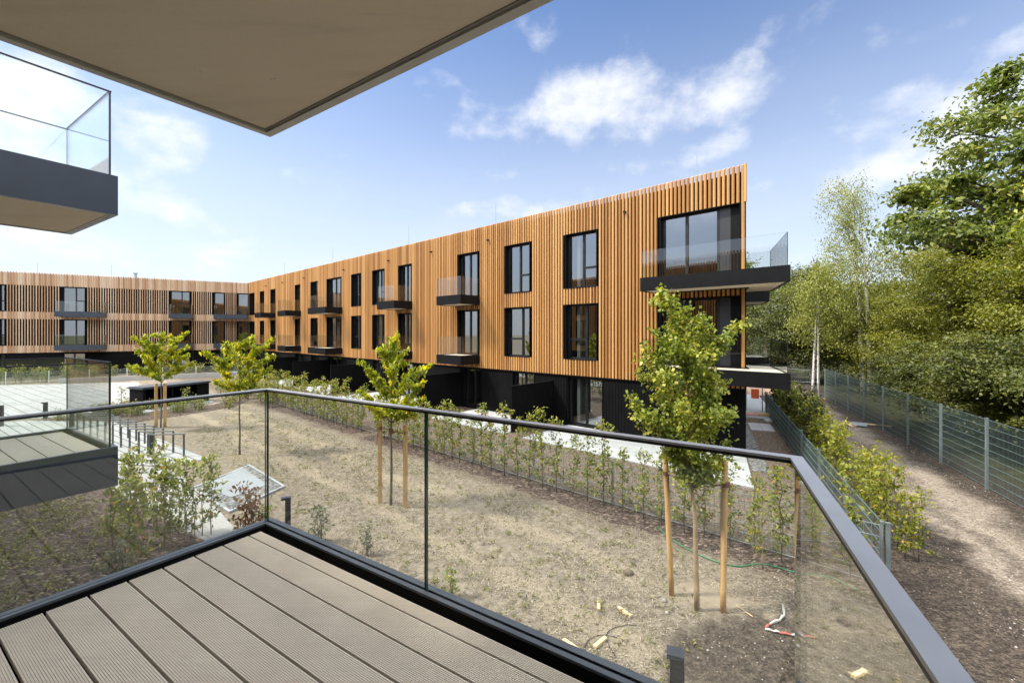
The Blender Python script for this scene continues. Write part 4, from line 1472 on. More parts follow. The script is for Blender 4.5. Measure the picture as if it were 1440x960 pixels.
for k in range(26):
    u_ = rd.random()
    px = 70 + 255 * u_; py = 594 - 4 - 18 * u_ + rd.uniform(-3, 3)
    sp_.append((*G(px, py), rd.uniform(.7, 1.3), 'low plant in the dark strip around the black bin store'))
scatter(wb, sp_, 'low plants around the bin store', 'plant', 'low_plant')
wb = [whip(160, 1.5, LM['shrub'], MT['bark'], 150, .10, .4, 2), whip(161, 1.3, LM['shrub'], MT['bark'], 130, .10, .4, 2)]
scatter(wb, [(*G(170, 578), .95, 'thin leafy sapling beside the light plaza and the bin store'), (*G(266, 572), .9, 'thin leafy sapling in front of the bin store openings')], None, 'sapling', 'sapling')

# ground cover in the mulch bed (uncountable) and weeds on the lawn
def ground_cover(name, label, poly, n, size, leaf, seed, per=9, rad=.12, hgt=.07):
    rng = np.random.default_rng(seed); rdd = random.Random(seed)
    xs = [p[0] for p in poly]; ys = [p[1] for p in poly]
    def inside(x, y):
        c = False; j = len(poly) - 1
        for i in range(len(poly)):
            if (poly[i][1] > y) != (poly[j][1] > y) and x < (poly[j][0] - poly[i][0]) * (y - poly[i][1]) / (poly[j][1] - poly[i][1]) + poly[i][0]:
                c = not c
            j = i
        return c
    P, T = [], []
    k = 0
    while k < n:
        x, y = rdd.uniform(min(xs), max(xs)), rdd.uniform(min(ys), max(ys))
        if not inside(x, y): continue
        k += 1
        m_ = max(3, int(per * rdd.uniform(.4, 1.6))); r = rad * rdd.uniform(.5, 1.5)
        q = rng.normal(size=(m_, 3)) * np.array([r * .6, r * .6, 0])
        q[:, 2] = .02 + np.abs(rng.normal(size=m_)) * hgt
        P.append(q + np.array([x, y, 0]))
        T.append(np.clip(rng.normal(size=m_) * .2 + rdd.uniform(.3, .8), 0, 1))
    o = leaf_object(name, np.concatenate(P), size, leaf, None, rng, .8, .45, 0, np.concatenate(T))
    tag(o, label, 'plants', kind='stuff')


bedp = [G(-200, 690), G(60, 680), G(150, 720), G(200, 770), G(250, 790), G(150, 850), G(-250, 1000)]
ground_cover('ground_cover', 'sparse yellow green ground cover in the mulch bed', bedp, 620, .075, LM['weed'], 5, 15, .15, .07)
lawnp = [fm.xy(-1, 7.8), fm.xy(24, 8.2), G(262, 610), G(300, 640), G(420, 690), G(380, 760), G(700, 1000), G(1000, 1000)]
ground_cover('weeds', 'thin pale green weeds sprouting on the straw covered lawn', lawnp, 1100, .055, LM['weed'], 6, 7, .09, .025)
# dry straw blades and pebbles on the lawn
rng = np.random.default_rng(77)
def pts_in(poly, n, seed):
    rdd = random.Random(seed); xs = [p[0] for p in poly]; ys = [p[1] for p in poly]; out = []
    while len(out) < n:
        x, y = rdd.uniform(min(xs), max(xs)), rdd.uniform(min(ys), max(ys))
        c = False; j = len(poly) - 1
        for i in range(len(poly)):
            if (poly[i][1] > y) != (poly[j][1] > y) and x < (poly[j][0] - poly[i][0]) * (y - poly[i][1]) / (poly[j][1] - poly[i][1]) + poly[i][0]:
                c = not c
            j = i
        if c: out.append((x, y))
    return out
def pebble_scatter(name, label, pts, smin, smax, m, seed):
    rdd = random.Random(seed); mb = MB()
    for (x, y) in pts:
        r = smin + (smax - smin) * rdd.random() ** 3
        vs = []
        for dx, dy, dz in ((1, 0, 0), (0, 1, 0), (-1, 0, 0), (0, -1, 0), (0, 0, .7), (0, 0, -.5)):
            k = r * rdd.uniform(.6, 1.25)
            vs.append((x + dx * k + dy * k * .3, y + dy * k, .25 * r + dz * k))
        mb.add(vs, [(0, 1, 4), (1, 2, 4), (2, 3, 4), (3, 0, 4), (1, 0, 5), (2, 1, 5), (3, 2, 5), (0, 3, 5)])
    tag(mb.build(name, m), label, 'stones', kind='stuff')
MT['stone'] = matte('loose_stone', (0.27, 0.25, 0.225), .85, .35, 1.7)
MT['clod'] = matte('soil_clod', (0.11, 0.085, 0.062), .9, .4, 2.1)
near_lawn = [fm.xy(-3.5, 7.2), fm.xy(12, 7.6), G(470, 720), G(700, 1000), G(1250, 1000)]
trackp = [tuple(LF0 + LFN * .9 - LFD * 3), tuple(LF0 + LFN * 4.6 - LFD * 3), tuple(LF0 + LFN * 4.6 + LFD * 16), tuple(LF0 + LFN * .9 + LFD * 16)]
pebble_scatter('gravel', 'loose pale stones and grit lying over lawn and track', pts_in(near_lawn, 1300, 1) + pts_in(trackp, 2600, 2), .004, .026, MT['stone'], 3)
garden = [fm.xy(-3.5, 3.3), fm.xy(14, 3.3), fm.xy(14, 6.5), fm.xy(-3.5, 6.5)]
pebble_scatter('soil_crumbs', 'crumbs of dark soil around hedge and track', pts_in(garden, 1200, 4) + pts_in(trackp, 1300, 5) + pts_in(near_lawn, 700, 6), .006, .032, MT['clod'], 7)

LM['straw'] = leafmat('dry_straw', [(0, (0.060, 0.045, 0.030)), (0.35, (0.16, 0.125, 0.080)), (0.7, (0.31, 0.26, 0.18)), (1, (0.42, 0.37, 0.27))], 0.0, 0.8)
pn = np.array(pts_in(near_lawn, 26000, 21) + pts_in([fm.xy(-3, 7.9), fm.xy(23, 8.2), G(300, 640), G(420, 690), G(380, 760), G(700, 1000), G(1200, 1000)], 30000, 22))
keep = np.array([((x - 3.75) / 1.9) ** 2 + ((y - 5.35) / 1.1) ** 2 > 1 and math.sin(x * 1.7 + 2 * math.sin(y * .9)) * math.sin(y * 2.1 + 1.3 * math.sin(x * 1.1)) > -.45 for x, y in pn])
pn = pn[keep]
r_ = np.random.default_rng(23)
tag(leaf_object('straw_litter', np.column_stack([pn, r_.random(len(pn)) * .010 + .003]), .06, LM['straw'], None, r_, 2.2, .14, 0), 'dry straw litter lying loose over the sown lawn', 'straw', kind='stuff')

# ------------------------------------------------------------------ young trees with stakes
def jit(t, s):
    r = random.Random(s)
    return [(dx, r.uniform(-.55, .55) * (0.4 + abs(dx)), z) for dx, z in t] + [(r.uniform(-.5, .5), r.choice((-1, 1)) * r.uniform(.5, .9), z * .9 + .2) for _, z in t[::2]]


T1 = G(226.7, 602); T2 = G(337, 639); T3 = G(550, 710); T4 = G(980, 857)
young_tree('young_tree', 'young yellow green tree between two stakes in front of the bin store', T1,
           jit([(-.84, 4.03), (0, 4.2), (.9, 4.25), (1.3, 4.03), (1.2, 3.6), (1.3, 3.25), (1.25, 2.85), (-.98, 3.03), (-.73, 3.42), (-.92, 2.8), (.36, 2.5)], 1), 2.0, 4.2,
           LM['cherry'], MT['bark'], .16, 201, spread=.11, per_m=130)
young_tree('young_tree', 'young yellow green tree without stakes in the middle of the straw lawn', T2,
           jit([(.29, 4.1), (.83, 3.98), (-.3, 3.72), (-.86, 3.58), (.93, 3.4), (.9, 2.98), (-.86, 2.98), (-.72, 2.55), (.5, 2.4), (-.2, 2.4)], 2), 1.95, 4.1,
           LM['cherry'], MT['bark'], .15, 202, spread=.115, per_m=165)
young_tree('young_tree', 'young tree with drooping leaves tied between two square stakes', T3,
           jit([(.2, 4.16), (-.2, 3.84), (.43, 3.78), (-.84, 3.52), (.95, 3.41), (.95, 3.1), (.95, 2.7), (-1.0, 2.74), (-.52, 2.48), (.7, 2.28), (-.7, 3.1)], 3), 1.9, 4.15,
           LM['cherry'], MT['bark'], .125, 203, spread=.09, per_m=165)
t4 = [(-.5, .1, 4.87), (.02, -.1, 4.42), (.75, .1, 4.35), (-1.03, 0, 3.22), (-.75, .2, 3.98), (.5, .0, 2.55), (-.3, .3, 4.4), (-.45, -.3, 4.1), (.1, .35, 4.1), (-.1, -.4, 3.9), (-.65, -.2, 3.6),
      (.22, -.2, 3.6), (-.55, .3, 3.2), (.25, .3, 3.2), (-.1, .5, 3.5), (-.4, -.5, 3.2), (.1, -.5, 3.1), (-.6, 0, 2.7), (.3, .2, 2.8), (-.2, -.3, 2.6), (.2, -.3, 2.35), (-.3, .3, 2.3), (-.25, 0, 4.5), (.45, -.05, 4.1), (.6, .1, 2.35), (-.5, .1, 2.45), (.05, .2, 2.15), (-.75, -.1, 3.0), (-.88, .1, 3.62), (.48, .1, 3.45), (.5, -.15, 3.05), (-.6, .2, 4.25)]
young_tree('young_tree', 'dense field maple between two round stakes close to the railing', T4, t4, 1.7, 4.5,
           LM['maple'], MT['barkpale'], .058, 204, elong=.85, droop=.25, spread=.15, per_m=330, trunk_r=.042, lean=(-.22, 0))


def stake(p, top, r, label, group, lean=(0, 0), square=False):
    root = empty('tree_stake', (p[0], p[1], 0), label, 'stake', group)
    mb = MB()
    if square:
        mb.box((p[0] - r, p[1] - r, -.05), (2 * r, 0, 0), (0, 2 * r, 0), (lean[0], lean[1], top + .05))
    else:
        pts = [(p[0] + lean[0] * i / 6 + random.uniform(-.004, .004), p[1] + lean[1] * i / 6, -.05 + (top + .05) * i / 6) for i in range(7)]
        mb.tube(pts + [(pts[-1][0], pts[-1][1], top + .004)], [r] * 6 + [r, r * .86], 12)
    mb.build('pole', MT['stake'], root, not square)
    return root


def strap(p0, p1, z, root):
    mb = MB(); a, b_ = Vector((*p0, z)), Vector((*p1, z - .02))
    mb.tube([a, a.lerp(b_, .35) + Vector((0, 0, -.02)), a.lerp(b_, .6) + Vector((0, 0, .015)), b_], .014, 5)
    for q in (a, b_):
        mb.tube([q + Vector((0, 0, -.035)), q + Vector((0, 0, .035))], .052, 9)
    mb.build('strap', MT['tie'], root)


S4a, S4b = G(945, 836), G(1017, 860)
r1 = stake(S4a, 2.30, .043, 'round peeled stake on the courtyard side of the field maple', None, (-.11, 0))
r2 = stake(S4b, 2.25, .045, 'round peeled stake on the track side of the field maple', None, (.05, 0.05))
strap((S4a[0] - .09, S4a[1]), (T4[0] - .03, T4[1]), 1.95, r1)
strap((S4b[0] + .045, S4b[1]), (T4[0] - .03, T4[1]), 1.92, r2)
S3a, S3b = G(534.5, 707), G(570, 713)
r1 = stake(S3a, 2.05, .035, 'brown square stake on the bollard side of the drooping young tree', None, square=True)
r2 = stake(S3b, 1.98, .045, 'brown square stake on the hedge side of the drooping young tree', None, square=True)
strap(S3a, T3, 1.85, r1); strap(S3b, T3, 1.80, r2)
S1a, S1b = G(219.5, 601), G(232, 600)
stake(S1a, 1.95, .06, 'orange brown stake on the plaza side of the tree by the bin store', None)
stake(S1b, 1.93, .06, 'orange brown stake on the lawn side of the tree by the bin store', None)

# ------------------------------------------------------------------ street furniture and small things
def bollard(p, h, ang, label, w=.13, head=.20):
    root = empty('bollard_light', (p[0], p[1], 0), label, 'bollard light')
    mb = MB(); mb.cbox((p[0], p[1], h / 2 - .03), w, w, h - .02, ang); mb.cbox((p[0], p[1], .01), w + .07, w + .07, .02, ang)
    mb.build('post', MT['anthracite'], root)
    mb = MB()
    ca, sa = math.cos(ang), math.sin(ang)
    o = Vector((p[0], p[1], h - .035)) - Vector((ca, sa, 0)) * (head - w / 2) - Vector((-sa, ca, 0)) * (w / 2 + .004)
    mb.box(o, Vector((ca, sa, 0)) * head, Vector((-sa, ca, 0)) * (w + .008), (0, 0, .045))
    mb.build('head', MT['fascia'], root)


b1 = G(405, 699, .9); bollard(b1, .9, .45, 'flat topped bollard light just beyond the corner of the deck', .10, .17)
b2 = G(952, 917, .9); bollard(b2, .9, -.35, 'dark bollard light below the railing near the field maple', .14, .17)
bollard(G(64, 588), .78, .4, 'bollard light at the edge of the plaza seen past the lower neighbouring balcony', .13, .2)
bollard(G(101, 601), .75, .4, 'bollard light standing behind the glass of the lower neighbouring balcony', .13, .16)
bollard(G(212, 640), .75, .4, 'short bollard light among the tall shrubs at the bicycle stands', .16, .16)
bollard(G(1.5, 600), .95, .4, 'bollard light on the plaza at the frame edge', .13, .2)

# bicycle hoops
def hoop():
    root = empty('bicycle_stand', (0, 0, 0))
    mb = MB()
    for x in (-.55, .55):
        mb.cbox((x, 0, .36), .05, .035, .76, 0)
    mb.build('legs', MT['rack'], root)
    mb = MB(); mb.cbox((0, 0, .755), 1.15, .05, .035, 0)
    mb.build('top_bar', MT['zinc'], root)
    return root


hp = hoop()
cm = {hp.name: kids(hp)}
ha, hb = G(258.6, 642.5), G(206.4, 644)
hdir = Vector((ha[0] - hb[0], ha[1] - hb[1]))
hang = math.atan2(hdir.y, hdir.x)
rights = [(258.6, 642.5), (243.7, 638), (228.8, 634), (215.5, 630), (203, 626), (191.5, 622.6), (181, 619.5), (171, 616.5), (161, 613.5), (151, 610.8)]
h0 = Vector(ha); hstep = (Vector(G(191.5, 620.5)) - h0) / 5
for i in range(10):
    o = hp if i == 0 else copy_tree(hp, cm)
    c = h0 + hstep * i - Vector((math.cos(hang), math.sin(hang))) * .55
    o.location = (c.x, c.y, .03); o.rotation_euler = (0, 0, hang)
    tag(o, 'slim grey steel bicycle hoop in the row on the striped paving', 'bicycle stand', 'bicycle hoops on the striped paving')

# bin store
bs = empty('bin_store', (*G(201, 577), 0), 'low black bin enclosure with flat roof at the far edge of the lawn', 'bin store')
ba, bb_ = Vector(G(201, 577)), Vector(G(294, 563.5))
bx = (bb_ - ba).normalized(); by = Vector((-bx.y, bx.x)); bl = (bb_ - ba).length
bf = Fac(ba, bx)
def bbox(mb, s0, s1, w0, w1, z0, z1, m=0):
    o = Vector((*(ba + bx * s0 + by * w0), z0))
    mb.box(o, Vector((*(bx * (s1 - s0)), 0)), Vector((*(by * (w1 - w0)), 0)), (0, 0, z1 - z0), m)
mb = MB()
bbox(mb, 0, .06, 0, 1.2, .03, 1.12); bbox(mb, bl - .06, bl, 0, 1.2, .03, 1.12); bbox(mb, .06, bl - .06, 1.14, 1.2, .03, 1.12)
bbox(mb, .06, bl - .06, 0, .05, .03, .55)
bbox(mb, bl * .80, bl - .06, 0.003, .05, .55, 1.12)
for i in range(7):
    s = .06 + (bl * .8 - .06) * i / 6
    bbox(mb, s, s + .07, 0.002, .052, .55, 1.12)
mb.build('panels', MT['black_wood'], bs)
mb = MB(); bbox(mb, -.06, bl + .06, -.06, 1.26, 1.12, 1.22)
mb.build('roof', MT['fascia'], bs)
mb = MB(); bbox(mb, -.0, bl, .0, 1.2, 1.2205, 1.235)
mb.build('roof_sheet', MT['ledge'], bs)

# low garden walls in front of the far block
mb = MB(); fbox(mb, fw, .5, 13, 8.4, 8.6, 0, .42)
tag(mb.build('garden_wall', MT['slabedge']), 'low pale concrete garden wall behind the bin store', 'wall')

# offcuts of timber on the soil
for (px, py, l, ang, lb) in ((842, 853, .20, 1.35, 'small upright timber offcut on the soil near the stakes'), (878, 862, .25, -1.0, 'slanting timber offcut nearest the peeled stake'),
                             (803, 909, .27, -.85, 'timber offcut at the edge of our deck'), (844, 905, .26, .75, 'timber offcut inside the loop of black wire'),
                             (1208, 949, .25, .45, 'timber offcut seen through the side glass panel')):
    x, y = G(px, py)
    mb = MB(); mb.cbox((x, y, .025), l, .05, .035, ang)
    tag(mb.build('timber_offcut', MT['cutwood']), lb, 'timber offcut')


def line_thing(name, label, cat, pts, r, m, n=6):
    pp = []
    P_ = [Vector((*p, r + .006)) for p in pts]
    for i in range(len(P_) - 1):
        a, b_ = P_[i], P_[i + 1]
        pa = P_[max(0, i - 1)]; pd = P_[min(len(P_) - 1, i + 2)]
        for k in range(6):
            t = k / 6
            pp.append(0.5 * ((2 * a) + (b_ - pa) * t + (2 * pa - 5 * a + 4 * b_ - pd) * t * t + (3 * a - pa - 3 * b_ + pd) * t ** 3))
    pp.append(P_[-1])
    mb = MB(); mb.tube(pp, r, n)
    return tag(mb.build(name, m, None, True), label, cat)


line_thing('garden_hose', 'green garden hose lying along the dark soil in front of the fence', 'hose', [G(x, y) for x, y in ((925, 742), (948, 762), (982, 780), (1012, 792), (1040, 797), (1062, 794), (1085, 796), (1120, 806), (1165, 812), (1205, 830))], .013, MT['hose'])
line_thing('wire_loop', 'thin black wire curling in loops over the straw soil', 'wire', [G(x, y) for x, y in ((865, 922), (856, 908), (853, 893), (862, 884), (882, 879), (896, 880))], .006, MT['wire'], 4)
line_thing('wire_loop', 'thin black wire bent round the offcut beside the deck', 'wire', [G(x, y) for x, y in ((822, 925), (823, 908), (832, 897), (850, 893), (868, 897))], .005, MT['wire'], 4)
tp = empty('barrier_tape', (*G(1080, 885), 0), 'crumpled red and white barrier tape on the soil', 'tape')
seg = [(1101, 852), (1103, 866), (1097, 873), (1082, 879), (1076, 886), (1088, 889), (1096, 891), (1113, 894), (1130, 896), (1146, 898)]
for i in range(len(seg) - 1):
    a, b_ = Vector((*G(*seg[i]), .02)), Vector((*G(*seg[i + 1]), .02 + .01 * (i % 2)))
    mb = MB(); mb.tube([a, a.lerp(b_, .5) + Vector((0, 0, .012)), b_], [.014, .02, .013], 5)
    mb.build('tape_section', MT['tape_red' if i in (3, 6, 8) else 'tape_white'], tp)
line_thing('stick', 'thin straight stick on the soil beside the field maple', 'stick', [G(x, y) for x, y in ((1035, 852), (1047, 860), (1059, 868))], .008, MT['cutwood'], 5)
# stones by the maple
for i, (px, py, r, lb) in enumerate(((934, 845, .045, 'white stone beside the courtyard side stake'), (884, 807, .09, 'dark clod of earth on the straw soil'), (938, 862, .035, 'small white stone left on the soil below the stakes'))):
    rdd = random.Random(i); x, y = G(px, py); mb = MB()
    k = 7; vs = []
    for a in range(4):
        for q in range(k):
            an = 6.283 * q / k; rr = r * math.sin(math.pi * (a + .5) / 4.0) * rdd.uniform(.8, 1.2)
            vs.append((x + rr * math.cos(an), y + rr * math.sin(an), r * .25 - r * .8 * math.cos(math.pi * (a + .5) / 4)))
    fs = [(a * k + q, a * k + (q + 1) % k, (a + 1) * k + (q + 1) % k, (a + 1) * k + q) for a in range(3) for q in range(k)] + [tuple(range(k - 1, -1, -1)), tuple(range(3 * k, 4 * k))]
    mb.add(vs, fs)
    tag(mb.build('stone', MT['clod'] if i == 1 else MT['stone'], None, True), lb, 'stone')
# fallen boards by the tall fence
bp = empty('board_scraps', (*G(1208, 597), 0), 'grey sheet and pale board scraps leaning at the foot of the tall fence', 'scrap')
x, y = G(1208, 598)
mb = MB(); mb.cbox((x, y, .06), .9, .55, .03, .9); mb.build('sheet', MT['sheet_grey'], bp)
mb = MB(); mb.cbox((x - .55, y - .1, .05), .12, .7, .05, -.3); mb.cbox((x - .3, y, .05), .1, .6, .05, -.3); mb.build('board', MT['cutwood'], bp)
mb = MB(); mb.cbox((x + .75, y - .15, .05), .9, .1, .05, -.6); mb.build('board', MT['cutwood'], bp)
# site clutter behind the gable
gx = MR + GD * 9.6 + gN * 1.15
bar_ = empty('site_barrier', (gx.x, gx.y, .03), 'orange and red site barrier board on legs behind the gable', 'barrier')
mb = MB(); mb.cbox((gx.x + .1, gx.y, .95), .36, .03, .5, -.4); mb.build('board', MT['orange'], bar_)
mb = MB()
for dx in (-.9, -.3, .4):
    mb.tube([(gx.x + dx, gx.y - dx * .4, .03), (gx.x + dx, gx.y - dx * .4, 1.5)], .025, 6)
for z in (.35, .65, .95, 1.25):
    mb.tube([(gx.x - .9, gx.y + .36, z), (gx.x - .3, gx.y + .12, z)], .015, 5)
mb.build('frame', MT['sheet_grey'], bar_)
gx2 = MR + GD * 8.4 + gN * 0.9
mb = MB(); mb.cbox((gx2.x, gx2.y, .07), .9, .6, .08, -.4)
tag(mb.build('insulation_board', MT['pink']), 'pinkish board lying on the paving behind the gable', 'board')
gx3 = MR + GD * 8.2 + gN * 1.7
mb = MB()
for i in range(4):
    mb.cbox((gx3.x, gx3.y + i * .14, .08), .9, .10, .10, -.4 + .05 * i)
tag(mb.build('timber_pile', MT['stake']), 'short pile of timber on the paving behind the gable', 'timber')
gx4 = MR + GD * 6.9 + gN * 1.5
mb = MB(); mb.cbox((gx4.x, gx4.y, .06), .3, .2, .09, .2)
tag(mb.build('paper_sack', MT['white']), 'crumpled white sack on the dark soil behind the gable', 'sack')

# ------------------------------------------------------------------ woodland on the right
# nearest dark beech hedge mass overhanging the tall fence
def along_fence(t, off):
    c = T0 + TD * t + Vector((-TD.y, TD.x)) * off
    return (c.x, c.y)

wl = 'trees and shrubs beyond the tall fence'
big_tree('beech_tree', 'dark low beech with tiered branches hanging over the tall fence at the frame edge', along_fence(20.0, 3.2), 5.2, [(0, 0, 2.9, 3.3, 3.6, 2.0, 1)], LM['beech'], MT['barkdark'], .14, 162, .65, 445, .095, .24, .35, 301, sag=.25, group=wl, elong=.6, up=.9)
big_tree('beech_tree', 'dark spreading beech behind the middle of the tall fence', along_fence(14.2, 3.0), 5.0, [(0, 0, 2.7, 3.2, 3.4, 1.9, 1)], LM['beech'], MT['barkdark'], .14, 148, .65, 432, .095, .24, .35, 302, sag=.25, group=wl, elong=.6, up=.9)
big_tree('beech_tree', 'dark rounded beech below the white birch stems', along_fence(9.4, 2.6), 4.2, [(0, 0, 2.2, 2.2, 2.8, 1.7, 1)], LM['beech'], MT['barkdark'], .12, 108, .65, 391, .095, .24, .35, 303, sag=.2, group=wl, elong=.6, up=.9)
# second storey of olive green trees
big_tree('hornbeam_tree', 'olive green hornbeam rising behind the beech at the frame edge', along_fence(18.5, 7.5), 9.0, [(0, 0, 5.6, 3.8, 4.0, 3.0, 1)], LM['olive'], MT['barkdark'], .18, 126, .95, 405, 0.117, .42, .4, 304, group=wl, up=.7)
big_tree('hornbeam_tree', 'olive green hornbeam between the birch and the tall broadleaf tree', along_fence(12.0, 6.5), 7.8, [(0, 0, 5.0, 3.4, 3.6, 2.7, 1)], LM['olive'], MT['barkdark'], .18, 114, .9, 391, 0.117, .42, .4, 305, group=wl, up=.7)
big_tree('hornbeam_tree', 'broad olive hornbeam filling the gap right of the birch stems', along_fence(6.0, 7.0), 8.2, [(0, 0, 5.0, 3.4, 3.8, 3.0, 1)], LM['olive'], MT['barkdark'], .18, 114, .95, 378, 0.125, .42, .4, 306, group=wl, up=.7)
# tall broadleaf at the right edge
big_tree('chestnut_tree', 'tall dark broadleaf tree with large leaves towering over the woodland', (25.5, 19.5), 18.5, [(0, 0, 12.4, 5.0, 5.4, 5.2, 1.0), (-4.2, 1.0, 9.9, 2.9, 3.0, 1.8, .30), (-2.2, -2.0, 12.4, 2.6, 2.6, 2.0, .25)], LM['oak'], MT['barkdark'], .34, 120, 1.0, 300, .24, .42, .5, 307, group=wl, limbs=40)
big_tree('chestnut_tree', 'lighter green broadleaf tree close to the tall fence at the frame edge', (20.8, 14.2), 11.0, [(0, 0, 8.3, 2.6, 2.8, 2.6, 1)], LM['maple'], MT['barkdark'], .2, 60, .95, 190, .19, .55, .4, 308, group=wl, droop=.5, elong=.5)
# birches
big_tree('birch_tree', 'tall airy birch with two white stems and drooping twigs', (24.3, 29.2), 15.0, [(-.9, 0, 7.6, 2.6, 2.2, 4.4, 1.0), (-1.6, 0, 12.4, 1.5, 1.3, 2.6, .35)], LM['birch'], MT['birch'], .16, 115, .75, 150, .11, 1.2, .3, 309, sag=.9, droop=.9, trunks=2, group=wl, limbs=34)
big_tree('birch_tree', 'smaller leaning birch with thin white stem beside the end of the tall fence', (21.8, 30.6), 9.5, [(0, 0, 6.0, 1.8, 1.8, 2.8, 1.0)], LM['birch'], MT['birch'], .10, 50, .75, 150, .12, 1.1, .3, 310, sag=.7, droop=.8, trunks=2, group=wl, limbs=24)
big_tree('birch_tree', 'pale birch behind the old chain link fence', along_fence(-9.5, 1.0), 11.0, [(0, 0, 7.2, 2.3, 2.3, 3.2, 1.0)], LM['birch'], MT['birch'], .12, 60, .85, 150, .14, 1.0, .3, 311, sag=.7, droop=.8, trunks=2, group=wl, limbs=24)
# background trees
big_tree('bushy_tree', 'bushy olive tree behind the end of the tall fence', along_fence(-4.0, 5.0), 6.5, [(0, 0, 3.4, 3.4, 3.4, 2.9, 1)], LM['olive'], MT['barkdark'], .14, 97, .9, 351, 0.133, .5, .35, 312, group=wl)
big_tree('bushy_tree', 'bushy green tree where the track ends', along_fence(-10.0, -1.5), 6.0, [(0, 0, 3.2, 3.4, 3.0, 2.6, 1)], LM['far'], MT['barkdark'], .14, 80, .9, 260, .18, .5, .35, 313, group=wl)
big_tree('bushy_tree', 'dense mid green tree just past the gable balconies', (20.5, 44), 10.5, [(0, 0, 6.0, 4.2, 4.2, 4.2, 1)], LM['far'], MT['barkdark'], .2, 95, 1.2, 240, .24, .6, .35, 314, group=wl)
big_tree('bushy_tree', 'dark round crowned tree far behind the birches', (28.5, 52), 13.0, [(0, 0, 7.5, 5.2, 5.0, 5.0, 1)], LM['oak'], MT['barkdark'], .25, 95, 1.4, 220, .30, .6, .35, 315, group=wl)
big_tree('bushy_tree', 'bushy yellowish tree behind the small leaning birch', along_fence(-14, 5.5), 8.5, [(0, 0, 4.8, 4.4, 4.4, 3.6, 1)], LM['olive'], MT['barkdark'], .18, 103, 1.1, 324, 0.172, .5, .35, 316, group=wl)
big_tree('bushy_tree', 'olive tree seen between the hornbeams high in the woodland', (30.5, 31), 12.0, [(0, 0, 7.4, 4.6, 4.6, 4.2, 1)], LM['olive'], MT['barkdark'], .24, 114, 1.2, 324, 0.172, .5, .35, 317, group=wl)
big_tree('bushy_tree', 'mid green tree closing the view at the very end of the track', (17.0, 50), 7.5, [(0, 0, 3.9, 4.2, 3.6, 3.5, 1)], LM['far'], MT['barkdark'], .18, 80, 1.1, 220, .24, .5, .35, 318, group=wl)
big_tree('hornbeam_tree', 'light olive hornbeam close behind the fence right of the tall birch', along_fence(3.0, 4.6), 7.6, [(0, 0, 4.6, 2.8, 3.0, 3.0, 1)], LM['olive'], MT['barkdark'], .15, 126, .85, 378, 0.109, .42, .4, 319, group=wl, up=.7)
big_tree('hornbeam_tree', 'fresh green hornbeam under the left arm of the tall broadleaf tree', (27.5, 23.5), 11.0, [(0, 0, 7.6, 3.6, 3.6, 3.4, 1)], LM['olive'], MT['barkdark'], .2, 138, .95, 378, 0.133, .45, .4, 320, group=wl, up=.7)
big_tree('hornbeam_tree', 'tall olive tree at the frame edge below the broadleaf crown', (20.5, 15.2), 9.6, [(0, 0, 6.2, 3.0, 3.2, 2.8, 1)], LM['olive'], MT['barkdark'], .2, 126, .85, 378, 0.101, .45, .4, 321, group=wl, up=.7)
big_tree('bushy_tree', 'light green bushy tree filling behind the thin birches', (25.5, 36.5), 10.0, [(0, 0, 5.6, 3.8, 3.8, 4.0, 1)], LM['far'], MT['barkdark'], .18, 100, 1.1, 240, .2, .5, .35, 322, group=wl)
# understorey and far wood
rng = np.random.default_rng(400)
P, T = [], []
for i in range(150):
    t = rng.uniform(-22, 26); off = rng.uniform(2.2, 14)
    c = along_fence(t, off)
    k = 170
    q = rng.normal(size=(k, 3)) * np.array([.9, .9, .55]) + np.array([c[0], c[1], .8 + .7 * rng.random()])
    q[:, 2] = np.abs(q[:, 2]); P.append(q); T.append(np.clip(.3 + .25 * rng.normal(size=k), 0, 1))
tag(leaf_object('undergrowth', np.concatenate(P), .18, LM['beech'], None, rng, .5, .55, .1, np.concatenate(T)), 'dense green undergrowth on the woodland floor behind the fence', 'undergrowth', kind='stuff')
P, T = [], []
for i in range(170):
    x = rng.uniform(14, 95); y = rng.uniform(62, 84) - max(0, x - 30) * .55
    if x / max(y, 1) < .2: continue
    k = 200; h = rng.uniform(2.5, 8.0)
    q = rng.normal(size=(k, 3)); q /= np.linalg.norm(q, axis=1, keepdims=True)
    q = q * np.array([2.6, 2.6, 2.3]) * (.5 + .5 * rng.random((k, 1))) + np.array([x, y, h])
    q[:, 2] = np.abs(q[:, 2]); P.append(q); T.append(np.clip(rng.uniform(.2, .6) + .2 * rng.normal(size=k), 0, 1))
tag(leaf_object('woods', np.concatenate(P), .55, LM['far'], None, rng, .5, .7, .1, np.concatenate(T)), 'far wooded edge beyond the birches', 'woods', kind='stuff')
# earth bank at the end of the track
mb = MB(); n1, n2 = 18, 10
vs = []
for i in range(n1 + 1):
    for j in range(n2 + 1):
        u_, v_ = i / n1, j / n2
        vs.append((15.0 + u_ * 5.0 - v_ * .8, 29.2 - u_ * 1.0 + v_ * 2.6, -.02 + .55 * math.sin(math.pi * u_) ** .8 * math.sin(math.pi * v_) * (0.7 + .5 * random.random())))
mb.add(vs, [(i * (n2 + 1) + j, (i + 1) * (n2 + 1) + j, (i + 1) * (n2 + 1) + j + 1, i * (n2 + 1) + j + 1) for i in range(n1) for j in range(n2)])
MT['bank'] = matte('earth_bank', (0.30, 0.21, 0.155), .9, .35, 3, 0, .1, .8, 14)
tag(mb.build('terrain_bank', MT['bank'], None, True), kind='structure')

